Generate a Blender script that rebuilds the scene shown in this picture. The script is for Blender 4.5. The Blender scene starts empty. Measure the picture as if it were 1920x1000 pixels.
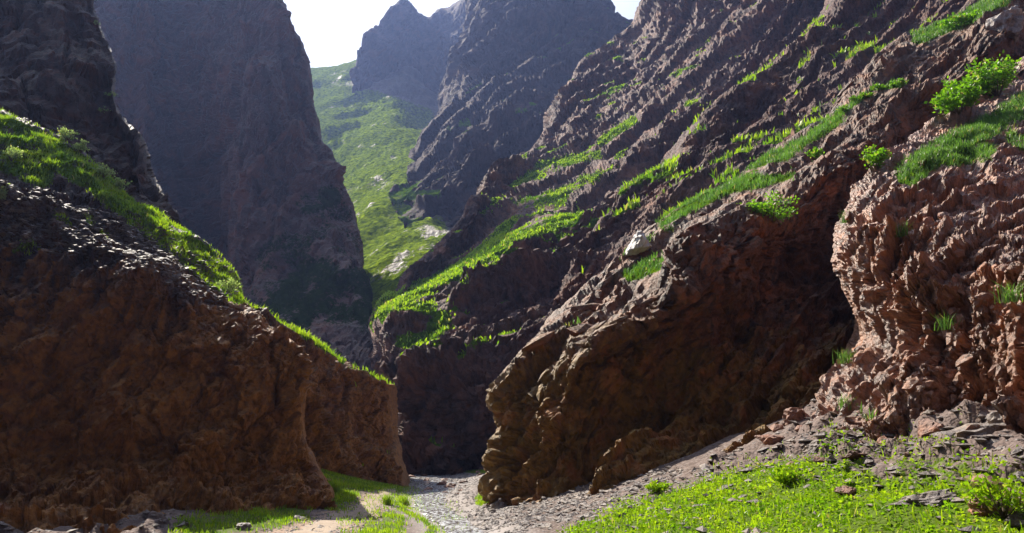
import bpy, math, numpy as np
from mathutils import Vector
C = bpy.context.scene
COL = C.collection
R = math.radians

# ---------------------------------------------------------------- camera, sky, sun, exposure
F = 1500.0                      # focal length in pixels of the 1920 px wide photograph
EYE = 2.2
PITCH = R(12.4)
cam = bpy.data.cameras.new('camera'); camo = bpy.data.objects.new('camera', cam); COL.objects.link(camo)
cam.sensor_width = 36; cam.lens = 36 * F / 1920; cam.clip_start = 0.1; cam.clip_end = 9000
camo.location = (0, 0, EYE); camo.rotation_euler = (R(90) + PITCH, 0, 0)
C.camera = camo
SUN_AZ, SUN_EL = R(-38), R(44)  # azimuth from +Y towards +X
w = bpy.data.worlds.new('World'); C.world = w; w.use_nodes = True
nt = w.node_tree; nt.nodes.clear()
sky = nt.nodes.new('ShaderNodeTexSky'); sky.sky_type = 'NISHITA'; sky.sun_disc = False
sky.sun_elevation = SUN_EL; sky.sun_rotation = SUN_AZ; sky.altitude = 1800; sky.dust_density = 9.0; sky.air_density = 1.0
bg = nt.nodes.new('ShaderNodeBackground'); bg.inputs[1].default_value = 0.05
ow = nt.nodes.new('ShaderNodeOutputWorld')
geo_ = nt.nodes.new('ShaderNodeTexCoord'); dot_ = nt.nodes.new('ShaderNodeVectorMath'); dot_.operation = 'DOT_PRODUCT'     # pale glow added round the sun to whiten the sky
dot_.inputs[1].default_value = (math.sin(SUN_AZ) * math.cos(SUN_EL), math.cos(SUN_AZ) * math.cos(SUN_EL), math.sin(SUN_EL)); nt.links.new(geo_.outputs['Generated'], dot_.inputs[0])
mr_ = nt.nodes.new('ShaderNodeMapRange'); mr_.interpolation_type = 'SMOOTHSTEP'
for i_, v_ in zip((1, 2, 3, 4), (0.62, 0.86, 0.0, 0.9)): mr_.inputs[i_].default_value = v_
nt.links.new(dot_.outputs['Value'], mr_.inputs[0]); mx_ = nt.nodes.new('ShaderNodeMix'); mx_.data_type = 'RGBA'
nt.links.new(mr_.outputs[0], mx_.inputs[0]); nt.links.new(sky.outputs[0], mx_.inputs[6]); mx_.inputs[7].default_value = (13, 13.4, 14.2, 1)
nt.links.new(mx_.outputs[2], bg.inputs[0]); nt.links.new(bg.outputs[0], ow.inputs[0])
sd = Vector((math.sin(SUN_AZ) * math.cos(SUN_EL), math.cos(SUN_AZ) * math.cos(SUN_EL), math.sin(SUN_EL)))
sl = bpy.data.lights.new('sun', 'SUN'); sl.energy = 5.0; sl.angle = R(0.5); sl.color = (1.0, 0.91, 0.77)
so = bpy.data.objects.new('sun', sl); COL.objects.link(so); so.rotation_euler = (-sd).to_track_quat('-Z', 'Y').to_euler()
C.view_settings.view_transform = 'Standard'; C.view_settings.look = 'None'
C.view_settings.exposure = 1.12; C.view_settings.gamma = 1.0; C.view_settings.use_curve_mapping = False
C.cycles.max_bounces = 6; C.cycles.diffuse_bounces = 1; C.cycles.transmission_bounces = 4; C.cycles.volume_bounces = 0
C.cycles.transparent_max_bounces = 6

# ---------------------------------------------------------------- pixel helpers, noise
cp, sp_ = math.cos(PITCH), math.sin(PITCH)
def unproj(a):
    a = np.asarray(a, float); r = (a[..., 0] - 960) / F; u = (500 - a[..., 1]) / F; Y = a[..., 2]
    y = cp - sp_ * u; z = sp_ + cp * u; t = Y / y
    return np.stack([r * t, Y, EYE + z * t], -1)
def proj(P):
    y, z = P[..., 1], P[..., 2] - EYE
    f = cp * y + sp_ * z; u = -sp_ * y + cp * z
    f = np.where(f > 0.1, f, 0.1)
    return np.stack([960 + P[..., 0] / f * F, 500 - u / f * F], -1)
TN = 64
_r = np.random.default_rng(11)
GT = _r.normal(size=(TN, TN, TN, 3)).astype(np.float32); GT /= np.linalg.norm(GT, axis=-1, keepdims=True)
JT = _r.random((TN, TN, TN, 7)).astype(np.float32)
def perlin(q):
    q = q.astype(np.float32); i = np.floor(q).astype(np.int32); f = q - i; i &= TN - 1; j = (i + 1) & (TN - 1)
    s = f * f * f * (f * (f * 6 - 15) + 10)
    out = 0
    for a in (0, 1):
        X = j[..., 0] if a else i[..., 0]; wx = s[..., 0] if a else 1 - s[..., 0]
        for b in (0, 1):
            Yy = j[..., 1] if b else i[..., 1]; wy = s[..., 1] if b else 1 - s[..., 1]
            for c in (0, 1):
                Z = j[..., 2] if c else i[..., 2]; wz = s[..., 2] if c else 1 - s[..., 2]
                g = GT[X, Yy, Z]
                d = g[..., 0] * (f[..., 0] - a) + g[..., 1] * (f[..., 1] - b) + g[..., 2] * (f[..., 2] - c)
                out = out + d * wx * wy * wz
    return out * 1.6
def fbm(q, o=4, g=0.5, l=2.07):
    s = 0; a = 1
    for k in range(o):
        s = s + a * perlin(q + k * 17.3); q = q * l; a *= g
    return s
def ridged(q, o=4, g=0.5, l=2.1):
    s = 0; a = 1; w_ = 1
    for k in range(o):
        n = 1 - np.abs(perlin(q + k * 9.1)) * 1.6; n = np.clip(n, 0, 1) ** 2
        s = s + a * n * w_; w_ = np.clip(n * 1.6, 0, 1); q = q * l; a *= g
    return s - 0.9
def voro(q):
    """nearest cell: F1, F2, per-cell random, per-cell facet plane value"""
    q = q.astype(np.float32); base = np.floor(q - 0.5).astype(np.int32)
    n = q.shape[:-1]; d1 = np.full(n, 9., np.float32); d2 = d1.copy(); cr = np.zeros(n, np.float32); fc = cr.copy()
    for a in (0, 1):
        for b in (0, 1):
            for c in (0, 1):
                ci = base + np.array([a, b, c], np.int32); m = ci & (TN - 1)
                J = JT[m[..., 0], m[..., 1], m[..., 2]]
                dv = q - (ci + 0.12 + 0.76 * J[..., :3]); d = np.sqrt((dv * dv).sum(-1))
                pl = (dv * (J[..., 4:7] * 2 - 1)).sum(-1)
                cl = d < d1
                d2 = np.where(cl, d1, np.minimum(d2, d)); cr = np.where(cl, J[..., 3], cr); fc = np.where(cl, pl, fc); d1 = np.where(cl, d, d1)
    return d1, d2, cr, fc
def basis(e1, e3):
    e1 = np.array(e1, float); e1 /= np.linalg.norm(e1); e3 = np.array(e3, float); e3 -= e1 * e3.dot(e1); e3 /= np.linalg.norm(e3)
    return np.stack([e1, np.cross(e3, e1), e3], 0)
def smooth(e0, e1, x):
    t = np.clip((x - e0) / (e1 - e0), 0, 1); return t * t * (3 - 2 * t)
def spline(Pk, t):
    """Catmull-Rom through Pk (n, ..., d) at parameters t (m,) in 0..n-1"""
    n = len(Pk); i = np.clip(np.floor(t).astype(int), 0, n - 2); f = (t - i).reshape((-1,) + (1,) * (Pk.ndim - 1))
    g = lambda k: Pk[np.clip(k, 0, n - 1)]
    p0, p1, p2, p3 = g(i - 1), g(i), g(i + 1), g(i + 2)
    p0 = np.where((i == 0).reshape(f.shape), 2 * p1 - p2, p0); p3 = np.where((i == n - 2).reshape(f.shape), 2 * p2 - p1, p3)
    return 0.5 * (2 * p1 + (p2 - p0) * f + (2 * p0 - 5 * p1 + 4 * p2 - p3) * f * f + (3 * p1 - p0 - 3 * p2 + p3) * f ** 3)
def arc(Pk, m):
    """resample a polyline at m points evenly by on-picture length"""
    L = np.concatenate([[0], np.cumsum(np.maximum(np.linalg.norm(np.diff(Pk[:, :2], axis=0), axis=1), 6))])
    t = np.interp(np.linspace(0, L[-1], m), L, np.arange(len(Pk)))
    return spline(Pk, t)
def loft(rows, nu, nv):
    K = np.stack([arc(np.array(r, float), nu) for r in rows], 0)
    K = np.concatenate([K[..., :2], np.log(K[..., 2:])], -1)
    d = np.linalg.norm(np.diff(K[..., :2], axis=0), axis=-1).mean(1); L = np.concatenate([[0], np.cumsum(np.maximum(d, 6))])
    t = np.interp(np.linspace(0, L[-1], nv), L, np.arange(len(K)))
    S = spline(K, t); S[..., 2] = np.exp(S[..., 2])
    return unproj(S)
def normals(P):
    du = np.gradient(P, axis=1); dv = np.gradient(P, axis=0); N = np.cross(du, dv)
    N /= np.linalg.norm(N, axis=-1, keepdims=True) + 1e-9
    V = -(P - np.array([0, 0, EYE])); s = np.sign((N * V).sum(-1).mean()); return N * (s if s else 1)
def blur(A, k):
    for _ in range(k):
        B = A.copy(); B[1:-1] = (A[:-2] + A[2:] + 2 * A[1:-1]) / 4; A = B.copy()
        A[:, 1:-1] = (B[:, :-2] + B[:, 2:] + 2 * B[:, 1:-1]) / 4
    return A
def stroke(px, lines):
    """soft mask around polylines given as (points, radius, strength) over the surface"""
    m = np.zeros(px.shape[:-1])
    for pts, rad, st in lines:
        pts = np.array(pts, float)
        x0, y0 = pts.min(0) - rad * 1.6; x1, y1 = pts.max(0) + rad * 1.6
        sel = (px[..., 0] > x0) & (px[..., 0] < x1) & (px[..., 1] > y0) & (px[..., 1] < y1)
        if not sel.any(): continue
        q = px[sel]; d = np.full(len(q), 1e9)
        if len(pts) == 1: d = np.linalg.norm(q - pts[0], axis=1)
        for a, b in zip(pts[:-1], pts[1:]):
            ab = b - a; t = np.clip(((q - a) @ ab) / (ab @ ab + 1e-9), 0, 1); d = np.minimum(d, np.linalg.norm(q - a - t[:, None] * ab, axis=1))
        m[sel] = np.maximum(m[sel], st * (1 - smooth(rad * 0.5, rad * 1.5, d)))
    return m
def mesh_grid(name, P, mat, attrs=None, flat=True, parent=None, kind='structure', label=None):
    nv, nu = P.shape[:2]
    me = bpy.data.meshes.new(name); me.vertices.add(nv * nu); me.vertices.foreach_set('co', P.astype(np.float32).ravel())
    ix = np.arange(nv * nu).reshape(nv, nu); q = np.stack([ix[:-1, :-1], ix[:-1, 1:], ix[1:, 1:], ix[1:, :-1]], -1).reshape(-1, 4)
    N = normals(P); du = P[nv // 2, nu // 2 + 1] - P[nv // 2, nu // 2]; dv = P[nv // 2 + 1, nu // 2] - P[nv // 2, nu // 2]
    if np.cross(du, dv) @ N[nv // 2, nu // 2] < 0: q = q[:, ::-1]
    me.loops.add(q.size); me.loops.foreach_set('vertex_index', q.ravel().astype(np.int32))
    me.polygons.add(len(q)); me.polygons.foreach_set('loop_start', np.arange(0, q.size, 4, dtype=np.int32))
    me.polygons.foreach_set('use_smooth', np.full(len(q), not flat))
    me.update(calc_edges=True)
    for k, v in (attrs or {}).items():
        a = me.attributes.new(k, 'FLOAT', 'POINT'); a.data.foreach_set('value', v.astype(np.float32).ravel())
    me.materials.append(mat)
    o = bpy.data.objects.new(name, me); COL.objects.link(o)
    if parent: o.parent = parent
    elif kind: o['kind'] = kind
    if label: o['label'] = label
    return o
def mesh_tris(name, V, Fc, mat, attrs=None, smooth_=False):
    me = bpy.data.meshes.new(name); V = np.asarray(V, np.float32); Fc = np.asarray(Fc, np.int32); k = Fc.shape[1]
    me.vertices.add(len(V)); me.vertices.foreach_set('co', V.ravel())
    me.loops.add(Fc.size); me.loops.foreach_set('vertex_index', Fc.ravel())
    me.polygons.add(len(Fc)); me.polygons.foreach_set('loop_start', np.arange(0, Fc.size, k, dtype=np.int32))
    me.polygons.foreach_set('use_smooth', np.full(len(Fc), smooth_)); me.update(calc_edges=True)
    for kk, v in (attrs or {}).items():
        a = me.attributes.new(kk, 'FLOAT', 'POINT'); a.data.foreach_set('value', np.asarray(v, np.float32).ravel())
    if mat: me.materials.append(mat)
    o = bpy.data.objects.new(name, me); COL.objects.link(o); return o

# ---------------------------------------------------------------- materials
class NT:
    def __init__(s, name):
        s.m = bpy.data.materials.new(name); s.m.use_nodes = True; s.t = s.m.node_tree; s.t.nodes.clear()
        s.out = s.n('ShaderNodeOutputMaterial')
    def n(s, t, **k):
        x = s.t.nodes.new(t)
        for a, b in k.items(): setattr(x, a, b)
        return x
    def l(s, a, b): s.t.links.new(a, b)
    def noise(s, vec, scale, detail=4, rough=0.55, dist=0.0):
        n = s.n('ShaderNodeTexNoise'); n.inputs['Scale'].default_value = scale; n.inputs['Detail'].default_value = detail
        n.inputs['Roughness'].default_value = rough; n.inputs['Distortion'].default_value = dist; s.l(vec, n.inputs['Vector']); return n.outputs['Fac']
    def ramp(s, fac, stops):
        r = s.n('ShaderNodeValToRGB'); el = r.color_ramp.elements
        while len(el) < len(stops): el.new(0.5)
        for e, (p, c) in zip(el, stops): e.position = p; e.color = (*c, 1) if len(c) == 3 else (c[0], c[0], c[0], 1)
        s.l(fac, r.inputs[0]); return r.outputs[0]
    def mix(s, f, a, b, mode='MIX'):
        m = s.n('ShaderNodeMix', data_type='RGBA', blend_type=mode)
        for v, i in ((f, 0), (a, 6), (b, 7)):
            if hasattr(v, 'links'): s.l(v, m.inputs[i])
            else: m.inputs[i].default_value = v if i == 0 else (*v, 1)
        return m.outputs[2]
    def math(s, op, a, b=0.0, c=0.0):
        m = s.n('ShaderNodeMath', operation=op)
        for v, i in ((a, 0), (b, 1), (c, 2)):
            if hasattr(v, 'links'): s.l(v, m.inputs[i])
            else: m.inputs[i].default_value = v
        return m.outputs[0]
    def mapping(s, vec, rot=(0, 0, 0), sc=(1, 1, 1)):
        m = s.n('ShaderNodeMapping'); m.inputs['Rotation'].default_value = rot; m.inputs['Scale'].default_value = sc; s.l(vec, m.inputs['Vector']); return m.outputs[0]
    def attr(s, name): return s.n('ShaderNodeAttribute', attribute_name=name).outputs['Fac']

def rock_mat(name, base, alt, dark, pale, size, grass=((0.04, 0.09, 0.006), (0.12, 0.21, 0.01)), bump=0.8, rough=0.6, spec=0.4, streak=0.5, stain=0.55, ochre=None):
    """size = metres of the finest visible stone; some colours have shade mixed in"""
    t = NT(name); geo = t.n('ShaderNodeNewGeometry').outputs['Position']
    big = t.noise(geo, 0.12 / size, 4, 0.6, 0.6); mid = t.noise(geo, 0.9 / size, 5, 0.65)
    fine = t.noise(geo, 5.0 / size, 4, 0.7)
    st = t.noise(t.mapping(geo, sc=(1.2 / size, 1.2 / size, 0.12 / size)), 1.0, 5, 0.6, 0.8)
    c = t.mix(t.ramp(big, [(0.38, (0,)), (0.62, (1,))]), base, alt)
    c = t.mix(t.ramp(mid, [(0.30, (1,)), (0.52, (0,))]), c, dark)
    c = t.mix(t.math('MULTIPLY', t.ramp(st, [(0.45, (0,)), (0.66, (1,))]), streak), c, dark)
    c = t.mix(t.ramp(fine, [(0.52, (0,)), (0.75, (0.75,))]), c, pale)
    pat = t.noise(t.mapping(geo, sc=(1, 1, 0.45)), 0.3 / size, 6, 0.68, 1.2)
    c = t.mix(t.math('MULTIPLY', t.ramp(pat, [(0.5, (0,)), (0.6, (1,))]), stain), c, tuple(0.45 * v for v in dark))
    if ochre:      # golden rock low on the wall
        sx = t.n('ShaderNodeSeparateXYZ'); t.l(geo, sx.inputs[0]); on = t.noise(t.mapping(geo, sc=(1, 1, 0.14)), 0.3 / size, 5, 0.65, 0.8)
        hz = t.math('SUBTRACT', 1.0, t.math('DIVIDE', sx.outputs['Z'], ochre[1])); of = t.ramp(t.math('ADD', t.math('MULTIPLY', hz, 0.6), t.math('MULTIPLY', on, 0.9)), [(0.52, (0,)), (0.72, (0.85,))])
        c = t.mix(of, c, t.mix(t.ramp(mid, [(0.35, (0,)), (0.6, (1,))]), tuple(0.4 * v for v in ochre[0]), ochre[0]))
    pb = t.noise(geo, 0.22 / size, 5, 0.6, 0.5)
    c = t.mix(t.ramp(pb, [(0.52, (0,)), (0.66, (0.55,))]), c, tuple(min(1, x * 1.5 * k) for x, k in zip(base, (1.15, 1.0, 0.75))))
    g = t.attr('grass')
    gn = t.noise(geo, 2.2 / size, 5, 0.7)
    gf = t.ramp(t.math('ADD', g, t.math('MULTIPLY', t.math('SUBTRACT', gn, 0.5), 1.3)), [(0.42, (0,)), (0.58, (1,))])
    gc = t.mix(t.ramp(t.noise(geo, 1.3 / size, 5, 0.7), [(0.35, (0,)), (0.65, (1,))]), grass[0], grass[1])
    c = t.mix(gf, c, gc)
    b = t.n('ShaderNodeBsdfPrincipled'); t.l(c, b.inputs['Base Color'])
    t.l(t.math('ADD', t.math('MULTIPLY', gf, 0.9 - rough), rough), b.inputs['Roughness']); t.l(t.math('MULTIPLY', t.math('SUBTRACT', 1.0, gf), spec), b.inputs['Specular IOR Level'])
    v = t.n('ShaderNodeTexVoronoi', feature='F1'); v.inputs['Scale'].default_value = 1.6 / size; t.l(geo, v.inputs['Vector'])
    h = t.math('ADD', t.math('MULTIPLY', mid, 0.6), t.math('ADD', t.math('MULTIPLY', fine, 0.45), t.math('MULTIPLY', v.outputs['Distance'], -0.5)))
    bp = t.n('ShaderNodeBump'); bp.inputs['Strength'].default_value = bump; bp.inputs['Distance'].default_value = size * 0.6
    t.l(h, bp.inputs['Height']); t.l(bp.outputs[0], b.inputs['Normal']); t.l(b.outputs[0], t.out.inputs[0])
    return t.m

# ---------------------------------------------------------------- rock masses: rows of (px, py, distance), top to bottom
def crag(P, q, amp, kinds):
    """sum of displacement layers in metres; kinds = list of (type, scale3, amp)"""
    d = 0
    for k, s, a in kinds:
        qq = q / np.array(s)
        if k == 'fbm': v = fbm(qq, 4)
        elif k == 'rid': v = ridged(qq, 4)
        elif k == 'pit': v = -smooth(0.12, 0.42, perlin(qq)) * (0.5 + np.clip(perlin(qq * 0.3 + 60) + 0.4, 0, 1)) + 0.12
        elif k == 'saw':
            t_ = qq[..., 1] + 0.9 * fbm(qq * 0.45 + 3, 3) + 0.12 * fbm(qq * 2.3 + 8, 3)
            i_ = np.floor(t_); f_ = t_ - i_; h_ = JT[(i_.astype(int)) & 63, 5, 9, 3]
            v = (smooth(0, 1, f_) * (1 - smooth(0.86, 1.0, f_)) - 0.4) * (0.35 + h_) * (0.55 + 0.8 * np.clip(perlin(qq * 0.7 + 40) + 0.5, 0, 1))
        elif k == 'blk':
            wv = np.stack([perlin(qq * 0.8 + 5), perlin(qq * 0.8 + 31), perlin(qq * 0.8 + 77)], -1) * 0.28
            d1, d2, cr, fc = voro(qq + wv); v = (cr - 0.5) * 1.6 + fc * 1.25 - 0.5 * (1 - smooth(0.0, 0.10, d2 - d1))
        d = d + a * v
    return d * amp
MASS = {}
def mass(name, rows, nu, nv, B, layers, mat, grass=None, slope_grass=None, amp=1.0, edge=0.0, label=None, fine=None, flat=True, soft=0.6, patch=0.95):
    rows = [[list(p) for p in r] for r in rows]
    for r in rows:
        if r[-1][2] > 1.18 * r[-2][2]: r[-1][2] = 1.18 * r[-2][2]
    m0, m1 = np.mean([p[2] for p in rows[0]]), np.mean([p[2] for p in rows[1]])
    if m0 > 1.15 * m1:
        for p in rows[0]: p[2] *= 1.15 * m1 / m0
    P = loft(rows, nu, nv); N = blur(normals(P), 6); N /= np.linalg.norm(N, axis=-1, keepdims=True)
    if B is DIAG:      # beds: e1 along the ridges, e2 in the face pointing down the picture, e3 out of it
        n_ = N.reshape(-1, 3).mean(0); B = basis(DIAG[0], n_)
        if B[1][2] > 0: B = B * np.array([[1], [-1], [1]])
    q = P @ B.T
    st = np.maximum(np.linalg.norm(np.gradient(P, axis=1), axis=-1), np.linalg.norm(np.gradient(P, axis=0), axis=-1)); st = blur(st, 4)
    amp = amp * np.clip((2.2 * np.median(st) / st), 0.3, 1)
    V_ = np.array([0, 0, EYE]) - P; V_ /= np.linalg.norm(V_, axis=-1, keepdims=True); amp = amp * (0.35 + 0.65 * smooth(0.05, 0.5, blur((N * V_).sum(-1), 3)))
    if grass: amp = amp * (1 - soft * blur(stroke(proj(P), grass), 3))
    P = P + N * crag(P, q, amp, layers)[..., None]
    if fine:
        N2 = blur(normals(P), 2); N2 /= np.linalg.norm(N2, axis=-1, keepdims=True)
        P = P + N2 * crag(P, P @ B.T, amp, fine)[..., None]
    N3 = blur(normals(P), 3); px = proj(P)
    g = stroke(px, grass) * np.clip(patch + 0.75 * fbm(P / (0.035 * P[..., 1:2].mean()) * np.array([1, 0.6, 1]), 3), 0.15, 1) if grass else np.zeros(P.shape[:2])
    if slope_grass:
        lo, hi, st, sc = slope_grass
        g = g * (0.35 + 0.65 * smooth(lo - 0.25, hi - 0.2, N3[..., 2])) + st * smooth(lo, hi, N3[..., 2]) * smooth(-0.1, 0.35, fbm(P / sc, 3)) * (1 - g)
    MASS[name] = (P, N3, g, px)
    o = mesh_grid(name, P, mat, {'grass': g}, flat=flat, label=label)
    return o

UP = basis((1, 0.2, 0), (0, 0, 1))
DIAG = basis((0.62, 0.35, 0.55), (-0.5, -0.1, 0.6))      # beds climbing to the right
LEFTB = basis((0.8, 0.3, -0.35), (0.2, 0, 1))

M_far = rock_mat('far_rock', (0.08, 0.045, 0.035), (0.06, 0.038, 0.035), (0.03, 0.02, 0.02), (0.11, 0.075, 0.065), 3.0, rough=0.85, spec=0.15)
M_tall = rock_mat('tall_rock', (0.13, 0.044, 0.026), (0.07, 0.032, 0.028), (0.06, 0.035, 0.03), (0.22, 0.14, 0.12), 1.4, streak=0.6, grass=((0.012, 0.025, 0.006), (0.03, 0.05, 0.012)))  # grass colour darkened to stand in for the deep shade there
M_mid = rock_mat('mid_rock', (0.18, 0.085, 0.055), (0.12, 0.07, 0.06), (0.045, 0.025, 0.022), (0.26, 0.17, 0.14), 0.7, rough=0.75, spec=0.25)
M_left = rock_mat('left_rock', (0.08, 0.03, 0.016), (0.05, 0.026, 0.022), (0.02, 0.011, 0.008), (0.17, 0.095, 0.055), 0.22, streak=0.8, ochre=((0.42, 0.18, 0.026), 10.5))  # shade on the left walls is partly put into these dark colours
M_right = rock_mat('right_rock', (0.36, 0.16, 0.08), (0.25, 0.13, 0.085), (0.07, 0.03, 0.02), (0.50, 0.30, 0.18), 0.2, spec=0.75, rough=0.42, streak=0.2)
M_brow = rock_mat('brow_rock', (0.21, 0.085, 0.034), (0.12, 0.052, 0.026), (0.06, 0.035, 0.02), (0.36, 0.24, 0.17), 0.25, streak=0.5, stain=0.85, ochre=((0.27, 0.15, 0.018), 8.0))  # own brown deepened to carry part of the overhang's shade
M_val = rock_mat('valley_turf', (0.10, 0.075, 0.06), (0.08, 0.06, 0.05), (0.04, 0.035, 0.03), (0.2, 0.16, 0.14), 2.5, grass=((0.035, 0.07, 0.008), (0.25, 0.34, 0.02)))

# far peak
mass('far_peak', [
    [(664, 230, 620), (690, 150, 640), (765, 80, 660), (900, 0, 800), (1100, 20, 800), (1300, 150, 900)],
    [(672, 180, 552), (669, 118, 552), (700, 66, 562), (735, 22, 580), (763, 0, 610), (785, 18, 612), (803, 32, 615), (818, 22, 615), (840, 26, 610), (866, 5, 605), (900, -40, 600), (980, -60, 600), (1080, -25, 600), (1112, 10, 600), (1140, 36, 605), (1180, 58, 610), (1260, 120, 620)],
    [(640, 240, 538), (690, 180, 548), (740, 130, 565), (800, 120, 575), (860, 110, 560), (960, 100, 560), (1120, 120, 560), (1260, 200, 570)],
    [(640, 420, 500), (740, 330, 505), (800, 300, 520), (900, 300, 520), (1000, 300, 520), (1150, 320, 520), (1260, 350, 530)]],
    280, 140, UP, [('rid', (80, 80, 110), 10), ('blk', (40, 40, 70), 5), ('blk', (14, 14, 22), 2.8), ('blk', (6, 6, 8), 1.4)], M_far,
    slope_grass=(0.72, 0.9, 0.6, 60))

# second peak, right of the valley
mass('near_peak', [
    [(860, 120, 520), (900, -60, 500), (1000, -130, 500), (1150, 20, 500), (1300, 100, 500)],
    [(850, 250, 440), (868, 90, 425), (905, 5, 415), (960, -60, 410), (1060, -50, 405), (1096, 0, 400), (1112, 14, 398), (1142, 40, 396), (1178, 60, 395), (1300, 140, 390)],
    [(800, 330, 420), (838, 150, 400), (880, 110, 380), (960, 80, 370), (1060, 90, 360), (1150, 140, 350), (1300, 220, 350)],
    [(778, 300, 330), (800, 245, 330), (860, 225, 310), (950, 215, 300), (1050, 220, 295), (1150, 250, 290), (1300, 300, 290)],
    [(758, 342, 285), (800, 345, 268), (860, 350, 262), (950, 345, 258), (1050, 345, 255), (1150, 350, 252), (1300, 360, 250)],
    [(732, 374, 270), (800, 380, 252), (840, 384, 245), (880, 400, 240), (950, 415, 238), (1050, 415, 236), (1150, 420, 235), (1300, 420, 235)],
    [(766, 445, 228), (820, 450, 230), (862, 454, 230), (900, 465, 230), (960, 480, 225), (1050, 500, 225), (1150, 510, 225), (1300, 520, 225)]],
    240, 240, DIAG, [('rid', (140, 50, 50), 10), ('saw', (60, 22, 60), 6), ('blk', (26, 14, 14), 2.8), ('blk', (9, 5, 5), 1.6)], M_far,
    grass=[([(720, 170), (750, 190)], 14, .8), ([(850, 175), (870, 150)], 8, .7), ([(845, 240), (875, 228)], 9, .8), ([(855, 180), (900, 158)], 7, .6), ([(940, 240), (975, 208)], 9, .7), ([(905, 268), (920, 262)], 6, .7), ([(745, 374), (820, 370)], 15, 1), ([(765, 405), (810, 425)], 20, .9), ([(960, 215), (985, 205)], 6, .8)],
    slope_grass=(0.56, 0.76, 0.85, 26))

# green valley side running up to the pass
mass('valley_slope', [
    [(480, 160, 760), (600, 160, 760), (690, 150, 760), (800, 200, 700)],
    [(500, 140, 660), (560, 128, 640), (600, 128, 630), (640, 124, 620), (672, 112, 615), (760, 100, 620), (900, 200, 640)],
    [(520, 230, 520), (600, 225, 480), (680, 205, 500), (740, 190, 500), (800, 240, 480), (900, 260, 470)],
    [(560, 330, 400), (640, 330, 370), (700, 300, 370), (780, 270, 390), (840, 280, 380), (900, 320, 370)],
    [(580, 420, 300), (660, 400, 280), (730, 370, 280), (800, 350, 290), (860, 370, 280), (940, 380, 260)],
    [(600, 520, 220), (670, 500, 200), (740, 460, 205), (800, 430, 215), (880, 440, 210), (960, 460, 200)],
    [(600, 640, 150), (690, 610, 135), (760, 580, 135), (830, 560, 140), (900, 560, 140), (960, 560, 140)],
    [(600, 900, 112), (690, 890, 100), (760, 890, 98), (830, 890, 98), (900, 890, 98), (960, 890, 98)]],
    240, 290, DIAG, [('rid', (120, 60, 60), 7), ('saw', (26, 9, 30), 0.5), ('rid', (40, 14, 14), 3.0), ('fbm', (5, 5, 5), 0.9)], M_val,
    grass=[([(560, 140), (690, 120)], 30, 1), ([(600, 200), (690, 230)], 60, .95), ([(640, 300), (760, 290)], 60, .95), ([(680, 400), (820, 370)], 60, .8), ([(690, 480), (800, 400)], 50, .9), ([(680, 560), (740, 500), (800, 440)], 42, .8), ([(745, 250), (785, 245)], 20, .9), ([(700, 195), (790, 225)], 26, .9)],
    flat=False, soft=0, patch=1.12)

# tall wall behind on the left
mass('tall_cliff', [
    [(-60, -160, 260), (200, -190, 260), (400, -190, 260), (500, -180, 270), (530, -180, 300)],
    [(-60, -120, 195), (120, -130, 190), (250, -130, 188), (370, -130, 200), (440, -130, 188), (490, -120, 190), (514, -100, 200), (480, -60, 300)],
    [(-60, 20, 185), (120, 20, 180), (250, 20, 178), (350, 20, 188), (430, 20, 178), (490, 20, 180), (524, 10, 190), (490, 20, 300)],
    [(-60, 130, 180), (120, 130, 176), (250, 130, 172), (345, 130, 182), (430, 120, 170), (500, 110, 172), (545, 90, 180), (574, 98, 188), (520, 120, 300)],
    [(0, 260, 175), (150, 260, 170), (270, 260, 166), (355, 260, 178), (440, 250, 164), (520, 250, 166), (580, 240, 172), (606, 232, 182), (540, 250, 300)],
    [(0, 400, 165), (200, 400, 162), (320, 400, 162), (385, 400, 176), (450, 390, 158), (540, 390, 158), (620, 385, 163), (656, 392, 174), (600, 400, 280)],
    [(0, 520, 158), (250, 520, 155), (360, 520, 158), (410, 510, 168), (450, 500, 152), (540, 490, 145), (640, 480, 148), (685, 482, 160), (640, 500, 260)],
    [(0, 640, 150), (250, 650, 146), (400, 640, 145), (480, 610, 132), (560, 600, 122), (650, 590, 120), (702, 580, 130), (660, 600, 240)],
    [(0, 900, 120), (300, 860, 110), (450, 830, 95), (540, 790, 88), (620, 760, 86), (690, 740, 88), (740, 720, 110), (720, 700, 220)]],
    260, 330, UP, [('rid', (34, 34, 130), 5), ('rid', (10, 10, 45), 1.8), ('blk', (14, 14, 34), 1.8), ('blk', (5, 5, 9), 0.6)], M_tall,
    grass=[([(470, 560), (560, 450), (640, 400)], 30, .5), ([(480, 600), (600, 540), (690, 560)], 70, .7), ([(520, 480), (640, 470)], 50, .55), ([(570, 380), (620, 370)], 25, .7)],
    fine=[('blk', (2.0, 2.0, 3.5), 0.5)])

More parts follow.
